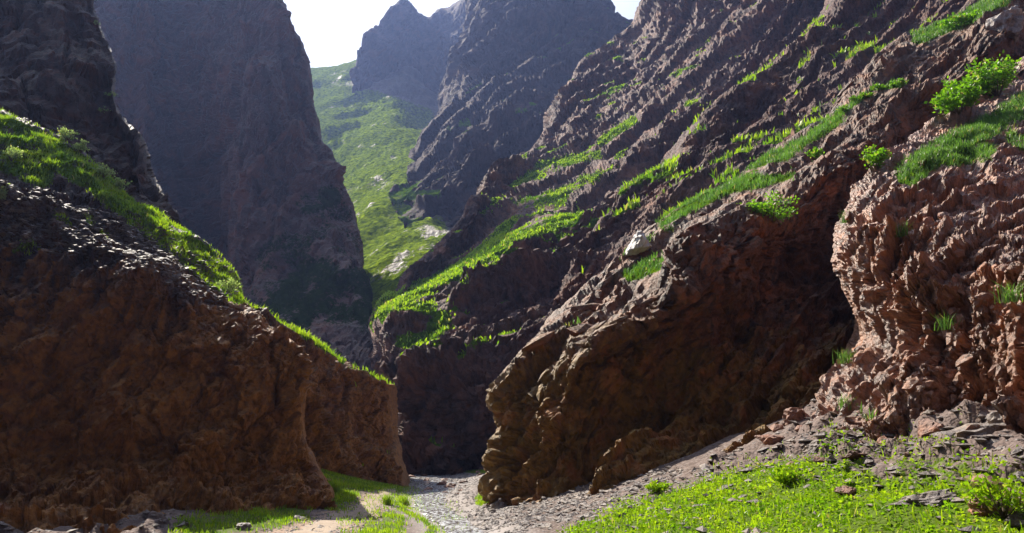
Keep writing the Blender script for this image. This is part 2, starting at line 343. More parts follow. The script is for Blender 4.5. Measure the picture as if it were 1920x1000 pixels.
# middle slope: rows run along the diagonal ridges, from the skyline ridge down to the bend of the stream
mass('middle_slope', [
    [(760, 975, 120), (760, 900, 120), (730, 700, 130), (760, 640, 160), (830, 540, 190), (900, 440, 220), (1000, 340, 260), (1100, 240, 290), (1230, 80, 320), (1300, -80, 340)],
    [(748, 955, 66), (748, 880, 66), (738, 760, 72), (718, 700, 80), (704, 640, 92), (700, 592, 104), (760, 512, 118), (812, 470, 128), (870, 415, 142), (897, 368, 152), (935, 312, 165), (1000, 268, 182), (1036, 205, 198), (1062, 148, 210), (1102, 104, 222), (1150, 75, 230), (1178, 56, 235), (1200, 10, 240), (1225, -120, 250)],
    [(790, 959, 62), (790, 884, 62), (770, 780, 68), (740, 700, 75), (712, 640, 86), (706, 600, 96), (790, 540, 112), (860, 490, 124), (905, 440, 134), (945, 380, 145), (990, 330, 155), (1060, 270, 170), (1100, 210, 182), (1160, 150, 196), (1215, 90, 205), (1250, 20, 212), (1290, -120, 225)],
    [(820, 961, 61), (820, 886, 61), (800, 790, 66), (760, 710, 71), (716, 640, 80), (708, 585, 88), (800, 538, 92), (890, 488, 96), (980, 442, 100), (1050, 412, 103), (1110, 408, 106), (1135, 330, 128), (1180, 262, 145), (1230, 180, 162), (1300, 90, 178), (1380, -20, 190), (1440, -140, 200)],
    [(845, 961, 60.5), (845, 886, 60.5), (820, 800, 64), (785, 730, 67), (740, 665, 72), (735, 610, 78), (820, 565, 83), (900, 530, 86), (985, 480, 89), (1050, 450, 91), (1110, 435, 94), (1160, 370, 108), (1215, 300, 122), (1280, 220, 136), (1360, 130, 150), (1470, -20, 165), (1530, -140, 175)],
    [(880, 961, 60), (880, 886, 60), (860, 820, 61), (830, 760, 62), (800, 710, 64), (800, 650, 69), (860, 610, 74), (930, 580, 78), (1000, 540, 81), (1060, 510, 83), (1120, 490, 86), (1180, 430, 98), (1250, 360, 110), (1330, 280, 122), (1430, 180, 136), (1540, 40, 150), (1620, -140, 160)],
    [(930, 965, 59), (930, 890, 59), (930, 830, 58.5), (920, 780, 58), (900, 730, 59), (900, 690, 62), (940, 660, 66), (1000, 630, 70), (1050, 600, 73), (1100, 570, 76), (1160, 540, 80), (1230, 480, 90), (1320, 410, 100), (1420, 320, 112), (1540, 220, 125), (1660, 80, 140), (1760, -120, 150)],
    [(1020, 965, 58), (1020, 890, 58), (1030, 840, 56), (1040, 790, 56), (1050, 760, 57), (1060, 720, 60), (1080, 690, 63), (1120, 660, 67), (1160, 630, 70), (1200, 600, 74), (1260, 570, 80), (1350, 520, 88), (1450, 440, 98), (1560, 350, 108), (1680, 240, 120), (1800, 100, 135), (1900, -100, 145)]],
    460, 320, DIAG, [('rid', (90, 20, 20), 4.2), ('saw', (40, 9, 40), 2.4), ('saw', (16, 3.2, 20), 0.9), ('blk', (9, 5, 5), 1.0), ('blk', (3.5, 2.0, 2.0), 0.6)], M_mid,
    grass=[([(712, 575), (800, 535), (900, 487), (975, 445)], 17, 1.0), ([(930, 470), (1010, 432), (1060, 412), (1108, 414)], 15, 1.0), ([(870, 530), (960, 480), (1040, 445)], 9, .8), ([(1040, 450), (1075, 435)], 9, .8),
           ([(700, 610), (740, 590), (800, 580)], 18, 1), ([(850, 570), (870, 545)], 14, 1), ([(710, 640), (790, 640), (830, 600)], 18, .95), ([(750, 665), (830, 650)], 12, .9), ([(820, 690), (905, 640)], 11, .9), ([(740, 700), (790, 680)], 9, .8),
           ([(1125, 265), (1150, 250), (1188, 226)], 8, 1.0), ([(1070, 300), (1120, 290)], 9, .8), ([(1010, 310), (1060, 296)], 8, .7), ([(960, 345), (1000, 322)], 8, .7), ([(1010, 385), (1080, 350), (1120, 330)], 13, .6),
           ([(900, 400), (930, 380)], 9, .6), ([(850, 450), (880, 440)], 9, .5), ([(1000, 440), (1040, 470)], 10, .5), ([(1000, 190), (1010, 180)], 6, .5)],
    slope_grass=(0.58, 0.78, 0.95, 7), fine=[('blk', (1.5, 0.9, 0.9), 0.34)])

# next ridge on the right
mass('right_ridge', [
    [(1040, 640, 90), (1130, 480, 110), (1200, 360, 130), (1320, 230, 150), (1500, 100, 170), (1620, -60, 180)],
    [(1030, 640, 62), (1045, 580, 64), (1080, 515, 67), (1105, 455, 71), (1150, 395, 76), (1200, 345, 80), (1262, 302, 84), (1290, 256, 88), (1340, 205, 92), (1385, 172, 95), (1440, 135, 99), (1480, 100, 102), (1520, 50, 106), (1565, -10, 110), (1640, -120, 118)],
    [(1050, 660, 58), (1080, 590, 60), (1120, 530, 63), (1150, 470, 66), (1190, 410, 70), (1240, 360, 73), (1300, 330, 76), (1340, 290, 79), (1400, 240, 83), (1440, 210, 86), (1500, 160, 89), (1560, 110, 92), (1620, 50, 96), (1680, -10, 100), (1740, -120, 108)],
    [(1070, 700, 52), (1110, 620, 52), (1160, 560, 53), (1200, 500, 55), (1240, 440, 58), (1300, 400, 61), (1360, 360, 63), (1420, 320, 66), (1480, 270, 69), (1540, 230, 72), (1600, 170, 76), (1660, 110, 80), (1740, 50, 84), (1800, -10, 88), (1860, -120, 95)],
    [(1100, 760, 46), (1160, 660, 44), (1220, 600, 44), (1280, 540, 46), (1340, 490, 49), (1400, 440, 52), (1460, 400, 54), (1520, 350, 57), (1580, 300, 60), (1640, 250, 63), (1700, 200, 66), (1780, 140, 70), (1850, 70, 74), (1920, 0, 78), (2000, -120, 84)]],
    380, 200, DIAG, [('rid', (40, 14, 14), 3.0), ('saw', (24, 5, 24), 1.5), ('saw', (9, 1.8, 12), 0.45), ('blk', (5, 3, 3), 0.5), ('blk', (2.0, 1.2, 1.2), 0.26)], M_mid,
    grass=[([(1140, 370), (1200, 345), (1260, 320)], 13, .8), ([(1140, 405), (1190, 385)], 7, .8), ([(1230, 420), (1300, 385)], 8, .6), ([(1500, 150), (1520, 60)], 9, .5)],
    slope_grass=(0.6, 0.8, 0.9, 5), fine=[('blk', (0.9, 0.5, 0.5), 0.19)])

# brow with the dark overhang
mass('overhang_cliff', [
    [(1010, 1000, 44), (980, 800, 44), (1000, 700, 50), (1100, 580, 55), (1250, 440, 60), (1450, 320, 65), (1650, 150, 70), (1850, 0, 75), (2000, -160, 80)],
    [(950, 985, 32), (922, 930, 30.5), (930, 880, 30.5), (938, 810, 30.5), (926, 745, 30.5), (950, 705, 31), (992, 645, 32.5), (1035, 590, 34.5), (1085, 545, 36.5), (1120, 510, 38), (1180, 470, 40), (1235, 415, 42), (1290, 378, 43.5), (1345, 345, 45), (1405, 312, 46), (1475, 262, 48), (1560, 215, 50), (1600, 150, 52), (1645, 95, 54), (1750, 45, 57), (1860, -30, 60), (1990, -160, 66)],
    [(990, 985, 28.5), (960, 940, 28), (985, 860, 28), (985, 800, 28.5), (980, 740, 28.8), (1000, 700, 29.2), (1040, 650, 30), (1085, 605, 31), (1135, 565, 32), (1180, 525, 33), (1230, 480, 34), (1280, 430, 35.5), (1340, 395, 37), (1400, 360, 38.5), (1470, 315, 40), (1540, 280, 41), (1600, 220, 43), (1660, 160, 46), (1720, 110, 48), (1800, 60, 51), (1900, -20, 55), (2040, -160, 60)],
    [(1030, 985, 26.5), (1010, 935, 26.5), (1030, 880, 27), (1035, 820, 27.3), (1040, 760, 27.5), (1060, 710, 27.6), (1100, 660, 27.7), (1150, 620, 27.8), (1205, 590, 27.8), (1260, 540, 28), (1290, 470, 29), (1340, 430, 30), (1400, 405, 31), (1470, 400, 32), (1520, 350, 33.5), (1570, 305, 35), (1620, 290, 36), (1680, 220, 39), (1740, 180, 42), (1830, 110, 46), (1930, 20, 50), (2080, -140, 56)],
    [(1075, 985, 25.3), (1060, 925, 25.8), (1080, 870, 26.5), (1090, 810, 27.2), (1100, 760, 27.6), (1130, 710, 27.9), (1170, 670, 28), (1220, 640, 28.2), (1275, 590, 28.4), (1310, 530, 28.8), (1360, 490, 29.2), (1420, 470, 30), (1480, 450, 31), (1530, 420, 33), (1590, 360, 35), (1650, 310, 38), (1710, 240, 41), (1770, 200, 44), (1850, 150, 48), (1950, 60, 52), (2100, -100, 58)],
    [(1150, 985, 24.5), (1150, 915, 25.3), (1165, 860, 26.3), (1175, 810, 27.2), (1190, 770, 27.8), (1220, 730, 28.2), (1260, 700, 28.5), (1310, 670, 28.8), (1350, 630, 29), (1390, 590, 29.4), (1430, 550, 30.2), (1480, 520, 31.2), (1530, 490, 33), (1580, 450, 35), (1640, 400, 38), (1700, 330, 41), (1760, 270, 44), (1820, 230, 47), (1900, 170, 50), (2000, 90, 54), (2120, -60, 60)],
    [(1270, 985, 22.8), (1280, 895, 24), (1300, 840, 25), (1320, 800, 26), (1340, 770, 26.6), (1370, 740, 27), (1400, 720, 27.2), (1440, 690, 27.5), (1480, 660, 28), (1520, 620, 28.8), (1560, 580, 30), (1600, 540, 31.5), (1640, 500, 33), (1680, 450, 36), (1740, 400, 39), (1800, 340, 42), (1860, 290, 45), (1920, 240, 48), (2000, 190, 51), (2100, 120, 54), (2200, 0, 60)],
    [(1420, 985, 20.5), (1440, 860, 22.5), (1460, 820, 23.3), (1480, 790, 24), (1500, 760, 24.6), (1530, 740, 25.2), (1560, 720, 25.8), (1590, 700, 26.4), (1620, 680, 27), (1660, 650, 28), (1700, 600, 29.5), (1740, 560, 31), (1780, 520, 33), (1820, 480, 35), (1860, 430, 38), (1900, 380, 41), (1960, 330, 44), (2020, 280, 47), (2100, 230, 50), (2200, 160, 53), (2300, 60, 58)],
    [(1580, 985, 19), (1600, 880, 21.5), (1620, 840, 23), (1640, 800, 24.5), (1660, 770, 26), (1680, 740, 27), (1700, 720, 28), (1730, 690, 29), (1770, 650, 30), (1820, 600, 32), (1880, 540, 35), (1960, 460, 39), (2050, 380, 44), (2150, 280, 50), (2260, 180, 56), (2400, 60, 62)]],
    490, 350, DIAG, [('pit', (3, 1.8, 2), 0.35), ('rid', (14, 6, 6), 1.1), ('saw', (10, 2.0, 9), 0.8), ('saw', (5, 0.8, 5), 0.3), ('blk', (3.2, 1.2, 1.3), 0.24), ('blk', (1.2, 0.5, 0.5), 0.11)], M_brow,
    grass=[([(1060, 620), (1080, 600)], 10, .6), ([(1180, 515), (1250, 490)], 14, .9), ([(1150, 480), (1260, 430)], 9, .6), ([(1240, 420), (1340, 365), (1420, 330)], 12, .8), ([(1380, 350), (1480, 330)], 12, .7), ([(1390, 310), (1470, 290), (1570, 225)], 12, .9), ([(1570, 215), (1640, 165), (1690, 158)], 6, 1),
           ([(1720, 70), (1800, 40), (1880, 0)], 14, 1.0), ([(1050, 640), (1070, 660)], 9, .6)],
    slope_grass=(0.72, 0.9, 0.35, 2), fine=[('blk', (0.45, 0.24, 0.24), 0.085)])

# nearest wall on the right
mass('near_rock_wall', [
    [(1520, 960, 32), (1560, 800, 34), (1600, 600, 38), (1640, 400, 42), (1720, 280, 46), (1860, 180, 52), (2000, 60, 56), (2200, -120, 60)],
    [(1490, 960, 21), (1528, 800, 22), (1545, 760, 22.5), (1568, 690, 23.5), (1612, 640, 24.5), (1600, 590, 24.5), (1562, 500, 25), (1566, 440, 26), (1600, 370, 28), (1645, 310, 30), (1700, 262, 33), (1760, 220, 36), (1820, 178, 39), (1900, 140, 43), (2000, 60, 47), (2200, -100, 52)],
    [(1530, 960, 18.8), (1556, 810, 19.8), (1575, 770, 20), (1605, 715, 20.2), (1650, 660, 20.4), (1650, 600, 20.6), (1620, 520, 21.2), (1630, 455, 22), (1660, 390, 23.5), (1700, 340, 25.5), (1755, 295, 28), (1815, 255, 31), (1880, 220, 34), (1960, 170, 37), (2060, 110, 41), (2260, -60, 46)],
    [(1580, 960, 16.8), (1600, 830, 17.7), (1620, 780, 17.9), (1660, 730, 18.2), (1700, 680, 18.3), (1710, 620, 18.5), (1700, 550, 19), (1710, 490, 19.8), (1740, 430, 21), (1780, 380, 22.6), (1830, 340, 24.6), (1890, 300, 27), (1950, 270, 29.5), (2030, 220, 32), (2130, 160, 36), (2330, 0, 40)],
    [(1670, 960, 15.6), (1680, 830, 16.4), (1700, 780, 16.6), (1740, 730, 16.9), (1780, 680, 17), (1800, 620, 17.1), (1810, 560, 17.4), (1825, 500, 18), (1850, 440, 19), (1885, 400, 20.4), (1930, 360, 22), (1980, 330, 24), (2040, 300, 26), (2110, 260, 28.5), (2200, 210, 31), (2400, 60, 35)],
    [(1780, 950, 14.6), (1780, 810, 15.4), (1800, 775, 15.7), (1830, 735, 15.9), (1870, 690, 15.8), (1890, 630, 15.8), (1910, 570, 16), (1935, 510, 16.5), (1965, 460, 17.2), (2000, 420, 18.4), (2040, 390, 20), (2090, 360, 21.5), (2150, 330, 23), (2220, 290, 25), (2320, 240, 27.5), (2500, 100, 31)],
    [(1980, 950, 12.8), (1980, 830, 13.4), (2000, 780, 13.6), (2030, 730, 13.7), (2060, 690, 13.6), (2080, 630, 13.6), (2100, 570, 13.8), (2130, 510, 14), (2160, 460, 14.6), (2200, 420, 15.5), (2240, 390, 16.6), (2300, 360, 18), (2360, 330, 19.5), (2440, 290, 21), (2540, 240, 23), (2700, 120, 26)]],
    440, 390, DIAG, [('pit', (2.2, 1.3, 1.6), 0.8), ('pit', (0.7, 0.5, 0.6), 0.22), ('rid', (6, 3, 3), 0.6), ('saw', (6, 1.2, 5), 0.5), ('saw', (3, 0.45, 3), 0.2), ('blk', (1.3, 0.8, 0.8), 0.17), ('blk', (0.5, 0.38, 0.38), 0.09)], M_right,
    grass=[([(1700, 330), (1760, 290), (1830, 250), (1920, 200)], 22, .85), ([(1780, 300), (1850, 290)], 16, .7), ([(1900, 260), (1920, 270)], 16, .6), ([(1630, 790), (1600, 770)], 9, .4)],
    fine=[('blk', (0.24, 0.16, 0.16), 0.06)])

# upper wall on the left, above the grass band
mass('upper_cliff', [
    [(-300, 0, 60), (0, -40, 62), (140, -70, 68), (120, -60, 75)],
    [(-500, 60, 43), (-200, 0, 45), (0, -40, 49), (80, -60, 49.88), (140, -60, 50.54), (158, -60, 51.0), (165, -60, 51.86), (130, -50, 120)],
    [(-500, 90, 41.5), (-200, 50, 44), (30, 10, 48), (70, 10, 49.1), (130, 10, 49.54), (159, 10, 50.09), (172, 10, 51.08), (140, 30, 120)],
    [(-500, 140, 40), (-200, 120, 42), (60, 100, 45), (122, 110, 45.66), (165, 110, 46.98), (198, 106, 47.44), (212, 105, 48.3), (180, 130, 120)],
    [(-500, 200, 38), (-150, 200, 40), (80, 200, 42), (145, 200, 42.66), (185, 195, 43.98), (214, 195, 44.44), (226, 195, 45.3), (190, 220, 120)],
    [(-500, 300, 36), (-100, 290, 38), (100, 290, 40), (180, 290, 40.44), (230, 290, 41.54), (268, 283, 42.09), (284, 280, 43.08), (250, 310, 110)],
    [(-500, 400, 36), (-50, 390, 38), (130, 390, 39), (210, 390, 39.8), (262, 375, 40.6), (298, 368, 41.4), (312, 364, 42), (300, 380, 48)],
    [(-500, 520, 36), (50, 500, 37), (200, 490, 38), (260, 480, 38.6), (300, 468, 39.4), (322, 462, 40), (334, 460, 40.8), (320, 480, 46)],
    [(-500, 700, 34), (100, 700, 35), (200, 660, 36), (280, 630, 37), (320, 600, 38.6), (340, 585, 39.4), (350, 580, 40.2), (340, 600, 46)]],
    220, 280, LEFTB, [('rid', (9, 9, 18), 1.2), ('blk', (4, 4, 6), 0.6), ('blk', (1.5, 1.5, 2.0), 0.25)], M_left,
    slope_grass=(0.6, 0.8, 0.6, 3), fine=[('blk', (0.6, 0.6, 0.7), 0.09)])

# near wall on the left: grass band, scree, then the steep face
mass('left_rock_wall', [
    [(-600, 250, 50), (0, 320, 46), (200, 420, 44), (380, 560, 44), (440, 620, 46), (470, 640, 50)],
    [(-600, 40, 37), (-200, 120, 36.5), (0, 200, 36), (60, 228, 35.6), (130, 268, 35.2), (200, 330, 34.8), (260, 382, 34.5), (320, 412, 34.5), (390, 462, 34.6), (440, 512, 35), (452, 560, 40)],
    [(-600, 180, 31.5), (-200, 250, 31), (0, 320, 30.5), (60, 345, 30.4), (130, 378, 30.3), (200, 420, 30.2), (260, 448, 30.3), (320, 480, 30.6), (390, 525, 31.5), (450, 556, 32.8), (470, 600, 40)],
    [(-600, 400, 27.6), (-200, 440, 27.6), (0, 468, 27.4), (60, 462, 27.3), (130, 460, 27.2), (200, 474, 27), (260, 495, 27), (320, 520, 27.4), (390, 560, 28.4), (470, 590, 29.5), (500, 600, 31), (520, 640, 40)],
    [(-600, 520, 26.2), (-200, 540, 26.2), (0, 560, 26.3), (80, 565, 26.4), (160, 575, 26.5), (240, 590, 26.6), (320, 600, 27), (400, 610, 27.6), (490, 630, 28.4), (555, 640, 29.8), (560, 660, 38)],
    [(-600, 680, 25.4), (-200, 680, 25.4), (0, 680, 25.6), (80, 685, 25.8), (160, 690, 26), (240, 690, 26.2), (320, 690, 26.6), (400, 690, 27.2), (490, 690, 28), (574, 690, 29.2), (556, 700, 38)],
    [(-600, 820, 24.3), (-200, 820, 24.3), (0, 815, 24.5), (80, 815, 24.8), (160, 815, 25), (250, 815, 25.8), (320, 815, 25.8), (400, 810, 26.4), (490, 810, 27.2), (569, 800, 29), (550, 800, 38)],
    [(-600, 930, 22.6), (-200, 930, 22.6), (0, 925, 22.8), (80, 925, 23), (160, 920, 23.4), (240, 915, 23.9), (320, 912, 24.4), (400, 905, 25), (490, 900, 26.4), (600, 890, 28.5), (580, 880, 38)],
    [(-600, 1050, 18.6), (-200, 1050, 18.7), (0, 1040, 19.7), (100, 1032, 19.9), (200, 1018, 20.4), (300, 1003, 21.2), (400, 990, 22.6), (480, 978, 23.6), (560, 965, 25.3), (632, 945, 28), (610, 925, 38)],
    [(-600, 1160, 18.2), (-200, 1160, 18.3), (0, 1150, 18.6), (100, 1140, 19), (200, 1132, 19.7), (300, 1110, 21.3), (400, 1090, 22), (480, 1078, 23), (560, 1060, 24.8), (636, 1020, 27.6), (620, 1000, 38)]],
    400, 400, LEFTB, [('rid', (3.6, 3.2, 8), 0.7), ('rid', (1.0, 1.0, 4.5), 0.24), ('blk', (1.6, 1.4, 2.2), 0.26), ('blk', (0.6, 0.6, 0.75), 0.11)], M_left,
    grass=[([(-100, 200), (0, 240), (80, 275), (160, 325), (250, 388), (330, 445), (400, 505), (440, 545)], 27, 1.0), ([(250, 415), (330, 470), (400, 530)], 14, .8), ([(100, 400), (130, 420)], 7, .7), ([(190, 440), (200, 445)], 7, .6), ([(0, 300), (80, 330)], 22, .9), ([(30, 470), (60, 455)], 10, .6), ([(160, 400), (170, 420)], 8, .5), ([(440, 540), (470, 570)], 9, .6)],
    fine=[('blk', (0.22, 0.22, 0.34), 0.06)])

# second buttress on the left
mass('buttress', [
    [(450, 640, 70), (560, 680, 68), (660, 730, 68), (720, 780, 68)],
    [(440, 530, 38), (470, 570, 38), (510, 600, 38.5), (562, 628, 40), (622, 662, 42), (672, 697, 44), (728, 716, 46), (736, 740, 52), (690, 780, 66)],
    [(440, 600, 36.5), (480, 610, 36.8), (520, 635, 37.3), (570, 665, 38.6), (625, 692, 40.6), (672, 716, 42.8), (732, 732, 45.4), (740, 750, 52), (700, 790, 66)],
    [(440, 720, 36), (500, 740, 36.4), (560, 745, 37.4), (600, 755, 38.6), (640, 760, 40.4), (690, 765, 43), (738, 772, 45.4), (742, 790, 52), (700, 810, 66)],
    [(440, 850, 34.5), (500, 850, 35), (560, 850, 36), (600, 845, 37.5), (640, 842, 39.5), (690, 840, 42.5), (746, 842, 45), (748, 845, 52), (705, 850, 66)],
    [(440, 950, 33), (500, 940, 33.5), (570, 925, 34.5), (610, 918, 36), (650, 912, 38), (700, 908, 41), (757, 902, 43.5), (762, 895, 52), (715, 885, 66)],
    [(440, 1010, 32), (500, 990, 32.6), (570, 980, 33.7), (610, 970, 35.5), (650, 960, 37.6), (700, 950, 40.6), (764, 940, 43), (765, 930, 52), (720, 920, 66)]],
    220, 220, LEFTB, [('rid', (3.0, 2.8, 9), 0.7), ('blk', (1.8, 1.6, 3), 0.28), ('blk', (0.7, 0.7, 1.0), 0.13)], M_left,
    grass=[([(500, 595), (562, 628), (640, 675)], 9, 1.0), ([(660, 695), (720, 712)], 8, .7), ([(665, 705), (668, 725)], 8, .6)],
    slope_grass=(0.7, 0.85, 0.6, 2), fine=[('blk', (0.3, 0.3, 0.5), 0.07)])

# unseen canyon walls added behind the camera to keep sky light off the shade
def unseen_walls():
    pl = np.array([(-34, 26), (-27, 14), (-23, 0), (-24, -22), (-16, -46), (4, -54), (22, -40), (21, -16), (19, 0), (22, 9), (30, 15)], float)
    c_ = spline(pl, np.linspace(0, len(pl) - 1, 260)); T = np.gradient(c_, axis=0); T /= np.linalg.norm(T, axis=1, keepdims=True); out = np.stack([-T[:, 1], T[:, 0]], -1)
    out *= np.sign((out * (c_ - c_.mean(0))).sum(1).mean()); z = np.linspace(-1.5, 62, 110)
    P = np.zeros((110, 260, 3)); lean = 0.16 * z + 3 * smooth(30, 62, z) ** 2
    P[..., :2] = c_[None] + out[None] * lean[:, None, None]; P[..., 2] = z[:, None]
    N = np.concatenate([-np.repeat(out[None], 110, 0), np.full((110, 260, 1), 0.2)], -1)
    P = P + N * (crag(P, P, 1.0, [('rid', (14, 14, 26), 2.4), ('blk', (5, 5, 8), 1.0), ('blk', (1.8, 1.8, 2.4), 0.4)]))[..., None]
    mesh_grid('unseen_canyon_wall', P[::-1], rock_mat('dark_rock', (0.075, 0.04, 0.026), (0.06, 0.034, 0.024), (0.03, 0.02, 0.015), (0.11, 0.07, 0.05), 0.5), {'grass': 0 * P[..., 0]})  # kept dark so the added walls bounce little sunlight back
unseen_walls()

# ---------------------------------------------------------------- canyon floor
GC = []   # control heights (x, y, z)
def gp(px, py, Y): p = unproj([px, py, Y]); GC.append(tuple(p))
for px, py, Y in [(1300, 880, 22.5), (1400, 850, 21), (1540, 790, 19), (1650, 780, 18), (1780, 780, 17), (1920, 775, 15.5), (2100, 780, 13.5), (1920, 880, 12), (1920, 1000, 9.8), (1700, 880, 13.5), (1600, 1000, 11.5),
                  (1450, 900, 16.5), (1300, 1000, 13.5), (1150, 940, 20), (1050, 1000, 16.5), (1200, 905, 23), (940, 950, 27), (2200, 900, 10), (1500, 830, 18.8), (2300, 800, 12.5), (1750, 830, 15)]: gp(px, py, Y)
for x, y, z in [(-14, 14, .3), (-10, 20, .1), (-6, 20, .02), (-3, 18, 0), (-1, 14, 0), (0, 10, 0), (3, 7, .3), (6, 5, .8), (-8, 10, .1), (-14, 5, .2), (-4, 25, .03), (-1.5, 25, -.1), (-2.5, 30, -.12), (-5, 30, .05), (-4, 37, -.1), (-7, 36, .5), (-8.5, 33, 1.0),
                (-9.5, 38, 1.2), (-6, 45, .05), (-4.2, 45, -.1), (-1, 37, .4), (-1, 46, .2), (-5, 55, .0), (-2, 60, .2), (-8, 60, .1), (2, 52, .5), (-12, 30, 1), (-6.6, 30, .5), (-7.2, 41, .3), (-3, 70, .4), (-12, 70, .5), (6, 40, 2), (6, 32, 2), (9, 26, 3), (14, 20, 4)]: GC.append((x, y, z))
GC = np.array(GC)
def _k(A, B): r2 = ((A[:, None] - B[None]) ** 2).sum(-1); return np.exp(-r2 / (2 * 5.5 ** 2))
_W = np.linalg.solve(_k(GC[:, :2], GC[:, :2]) + 0.03 * np.eye(len(GC)), GC[:, 2])
STREAM = np.array([(-0.3, 15.5, 0.6), (-0.9, 19, 0.7), (-1.4, 23, 0.8), (-2.0, 27, 0.95), (-3.0, 31, 1.1), (-3.6, 36, 1.3), (-3.9, 42, 1.6), (-4.6, 50, 2.2), (-5.6, 57, 2.6), (-8, 64, 2.6), (-12, 70, 2)])
PATHL = np.array([(-5.2, 13, 1.0), (-5.1, 17, 1.1), (-5.0, 20, 1.1), (-4.9, 24, 1.0), (-4.9, 29, 0.75), (-5.2, 34, 0.55), (-5.4, 38, 0.4)])
def pdist(X, Y, L):
    L = spline(L, np.linspace(0, len(L) - 1, 90)); best = np.full(X.shape, 1e9); wd = np.zeros(X.shape)
    for a, b in zip(L[:-1], L[1:]):
        ab = b[:2] - a[:2]; t = np.clip(((X - a[0]) * ab[0] + (Y - a[1]) * ab[1]) / (ab @ ab), 0, 1)
        d = np.hypot(X - a[0] - t * ab[0], Y - a[1] - t * ab[1]); m = d < best; best = np.where(m, d, best); wd = np.where(m, a[2] + t * (b[2] - a[2]), wd)
    return best, wd
def gz(X, Y, detail=True):
    X = np.asarray(X, float); Y = np.asarray(Y, float); s = X.shape
    near = (np.abs(X) < 40) & (Y > -20) & (Y < 100)
    z = np.zeros(s); xy = np.stack([X[near], Y[near]], -1)
    z[near] = np.concatenate([_k(c, GC[:, :2]) @ _W for c in np.array_split(xy, max(1, len(xy) // 20000))]) if len(xy) else 0
    d, wd = pdist(X[near], Y[near], STREAM); z[near] -= 0.16 * (1 - smooth(0.6, 1.5, d / wd))
    q = np.stack([X, Y, np.zeros(s)], -1)
    z = z + 0.10 * fbm(q / 2.6, 3) * smooth(-8, 4, X + 2) + 0.04 * fbm(q / 1.3 + 9, 3)
    if detail: z = z + 0.012 * fbm(q / 0.25, 2)
    return z
def axis(lo, flo, fhi, hi, step, g=1.25):
    a = [flo + k * step for k in range(int((fhi - flo) / step) + 1)]
    s = step; 
    while a[-1] < hi: s *= g; a.append(a[-1] + s)
    s = step
    while a[0] > lo: s *= g; a.insert(0, a[0] - s)
    return np.array(a)
ax = axis(-4000, -10, 11, 4000, 0.08); a1 = axis(-4000, 9, 32, 33, 0.1); 
ay = list(a1); s = 0.09
while ay[-1] < 4000: s *= 1.022 if ay[-1] < 90 else 1.3; ay.append(ay[-1] + s)
GX, GY = np.meshgrid(ax, np.array(ay)); GZ = gz(GX, GY)
gpx0 = proj(np.stack([GX, GY, GZ], -1))
rocky = stroke(gpx0, [([(1540, 810), (1700, 820), (1920, 830)], 55, 1), ([(1600, 900), (1760, 880), (1920, 900)], 30, .6), ([(1900, 930), (1920, 990)], 30, .6), ([(1350, 870), (1450, 845)], 22, .7), ([(-60, 1005), (330, 995)], 30, .8)]) * (GY > 5) * (GY < 40)
GZ = GZ + rocky * crag(None, np.stack([GX, GY, GZ], -1), 1.0, [('blk', (0.9, 0.9, 0.9), 0.22), ('blk', (0.35, 0.35, 0.35), 0.10), ('fbm', (1.6, 1.6, 1.6), 0.12)])
q = np.stack([GX, GY, GZ], -1)
pth, pw = pdist(np.clip(GX, -40, 40), np.clip(GY, -20, 100), PATHL); stm, sw = pdist(np.clip(GX, -40, 40), np.clip(GY, -20, 100), STREAM)
gpx = proj(q)
gm = stroke(gpx, [([(1075, 1025), (1220, 970), (1350, 925), (1430, 905), (1520, 892)], 32, 1), ([(1180, 1010), (1400, 960), (1600, 960), (1800, 960), (1900, 1000)], 60, 1), ([(1350, 930), (1600, 900)], 40, .9), ([(1700, 880), (1900, 900)], 30, .5), ([(1560, 830), (1800, 860)], 30, .35), ([(1900, 900), (1920, 1000)], 40, .3),
                  ([(590, 870), (620, 895), (650, 915), (640, 940)], 26, 1), ([(640, 895), (720, 905)], 20, .9), ([(340, 992), (560, 965)], 24, .6), ([(640, 930), (620, 960)], 14, .8),
                  ([(760, 935), (820, 960), (850, 990), (820, 1010)], 26, 1), ([(700, 950), (740, 985), (650, 990)], 22, .6), ([(900, 940), (915, 935)], 9, .9), ([(850, 882), (910, 884)], 5, .7), ([(720, 935), (770, 940)], 8, .6)])
gm = gm * (1 - 0.85 * (1 - smooth(0.75, 1.25, stm / sw))) * (1 - 0.55 * (1 - smooth(0.6, 1.3, pth / pw)))
t = NT('canyon_floor'); geo = t.n('ShaderNodeNewGeometry').outputs['Position']
n1 = t.noise(geo, 0.7, 4, .6); n2 = t.noise(geo, 5, 5, .65); n3 = t.noise(geo, 22, 3, .6)
c = t.mix(t.ramp(n1, [(0.35, (0,)), (0.65, (1,))]), (0.20, 0.15, 0.125), (0.15, 0.12, 0.11))
vo = t.n('ShaderNodeTexVoronoi', feature='F1'); vo.inputs['Scale'].default_value = 14; t.l(geo, vo.inputs['Vector'])
c = t.mix(0.55, c, t.ramp(vo.outputs['Color'], [(0.2, (0.07, 0.055, 0.05)), (0.55, (0.17, 0.125, 0.11)), (0.85, (0.32, 0.27, 0.25))]))
c = t.mix(t.ramp(n2, [(0.35, (1,)), (0.5, (0,))]), c, (0.10, 0.07, 0.055))
c = t.mix(t.attr('rocky'), c, t.mix(n2, (0.11, 0.078, 0.064), (0.23, 0.18, 0.165)))
c = t.mix(t.attr('path'), c, t.mix(n2, (0.36, 0.25, 0.18), (0.46, 0.34, 0.26)))
c = t.mix(t.math('MULTIPLY', t.attr('bed'), 0.7), c, t.mix(n3, (0.25, 0.22, 0.21), (0.55, 0.52, 0.50)))
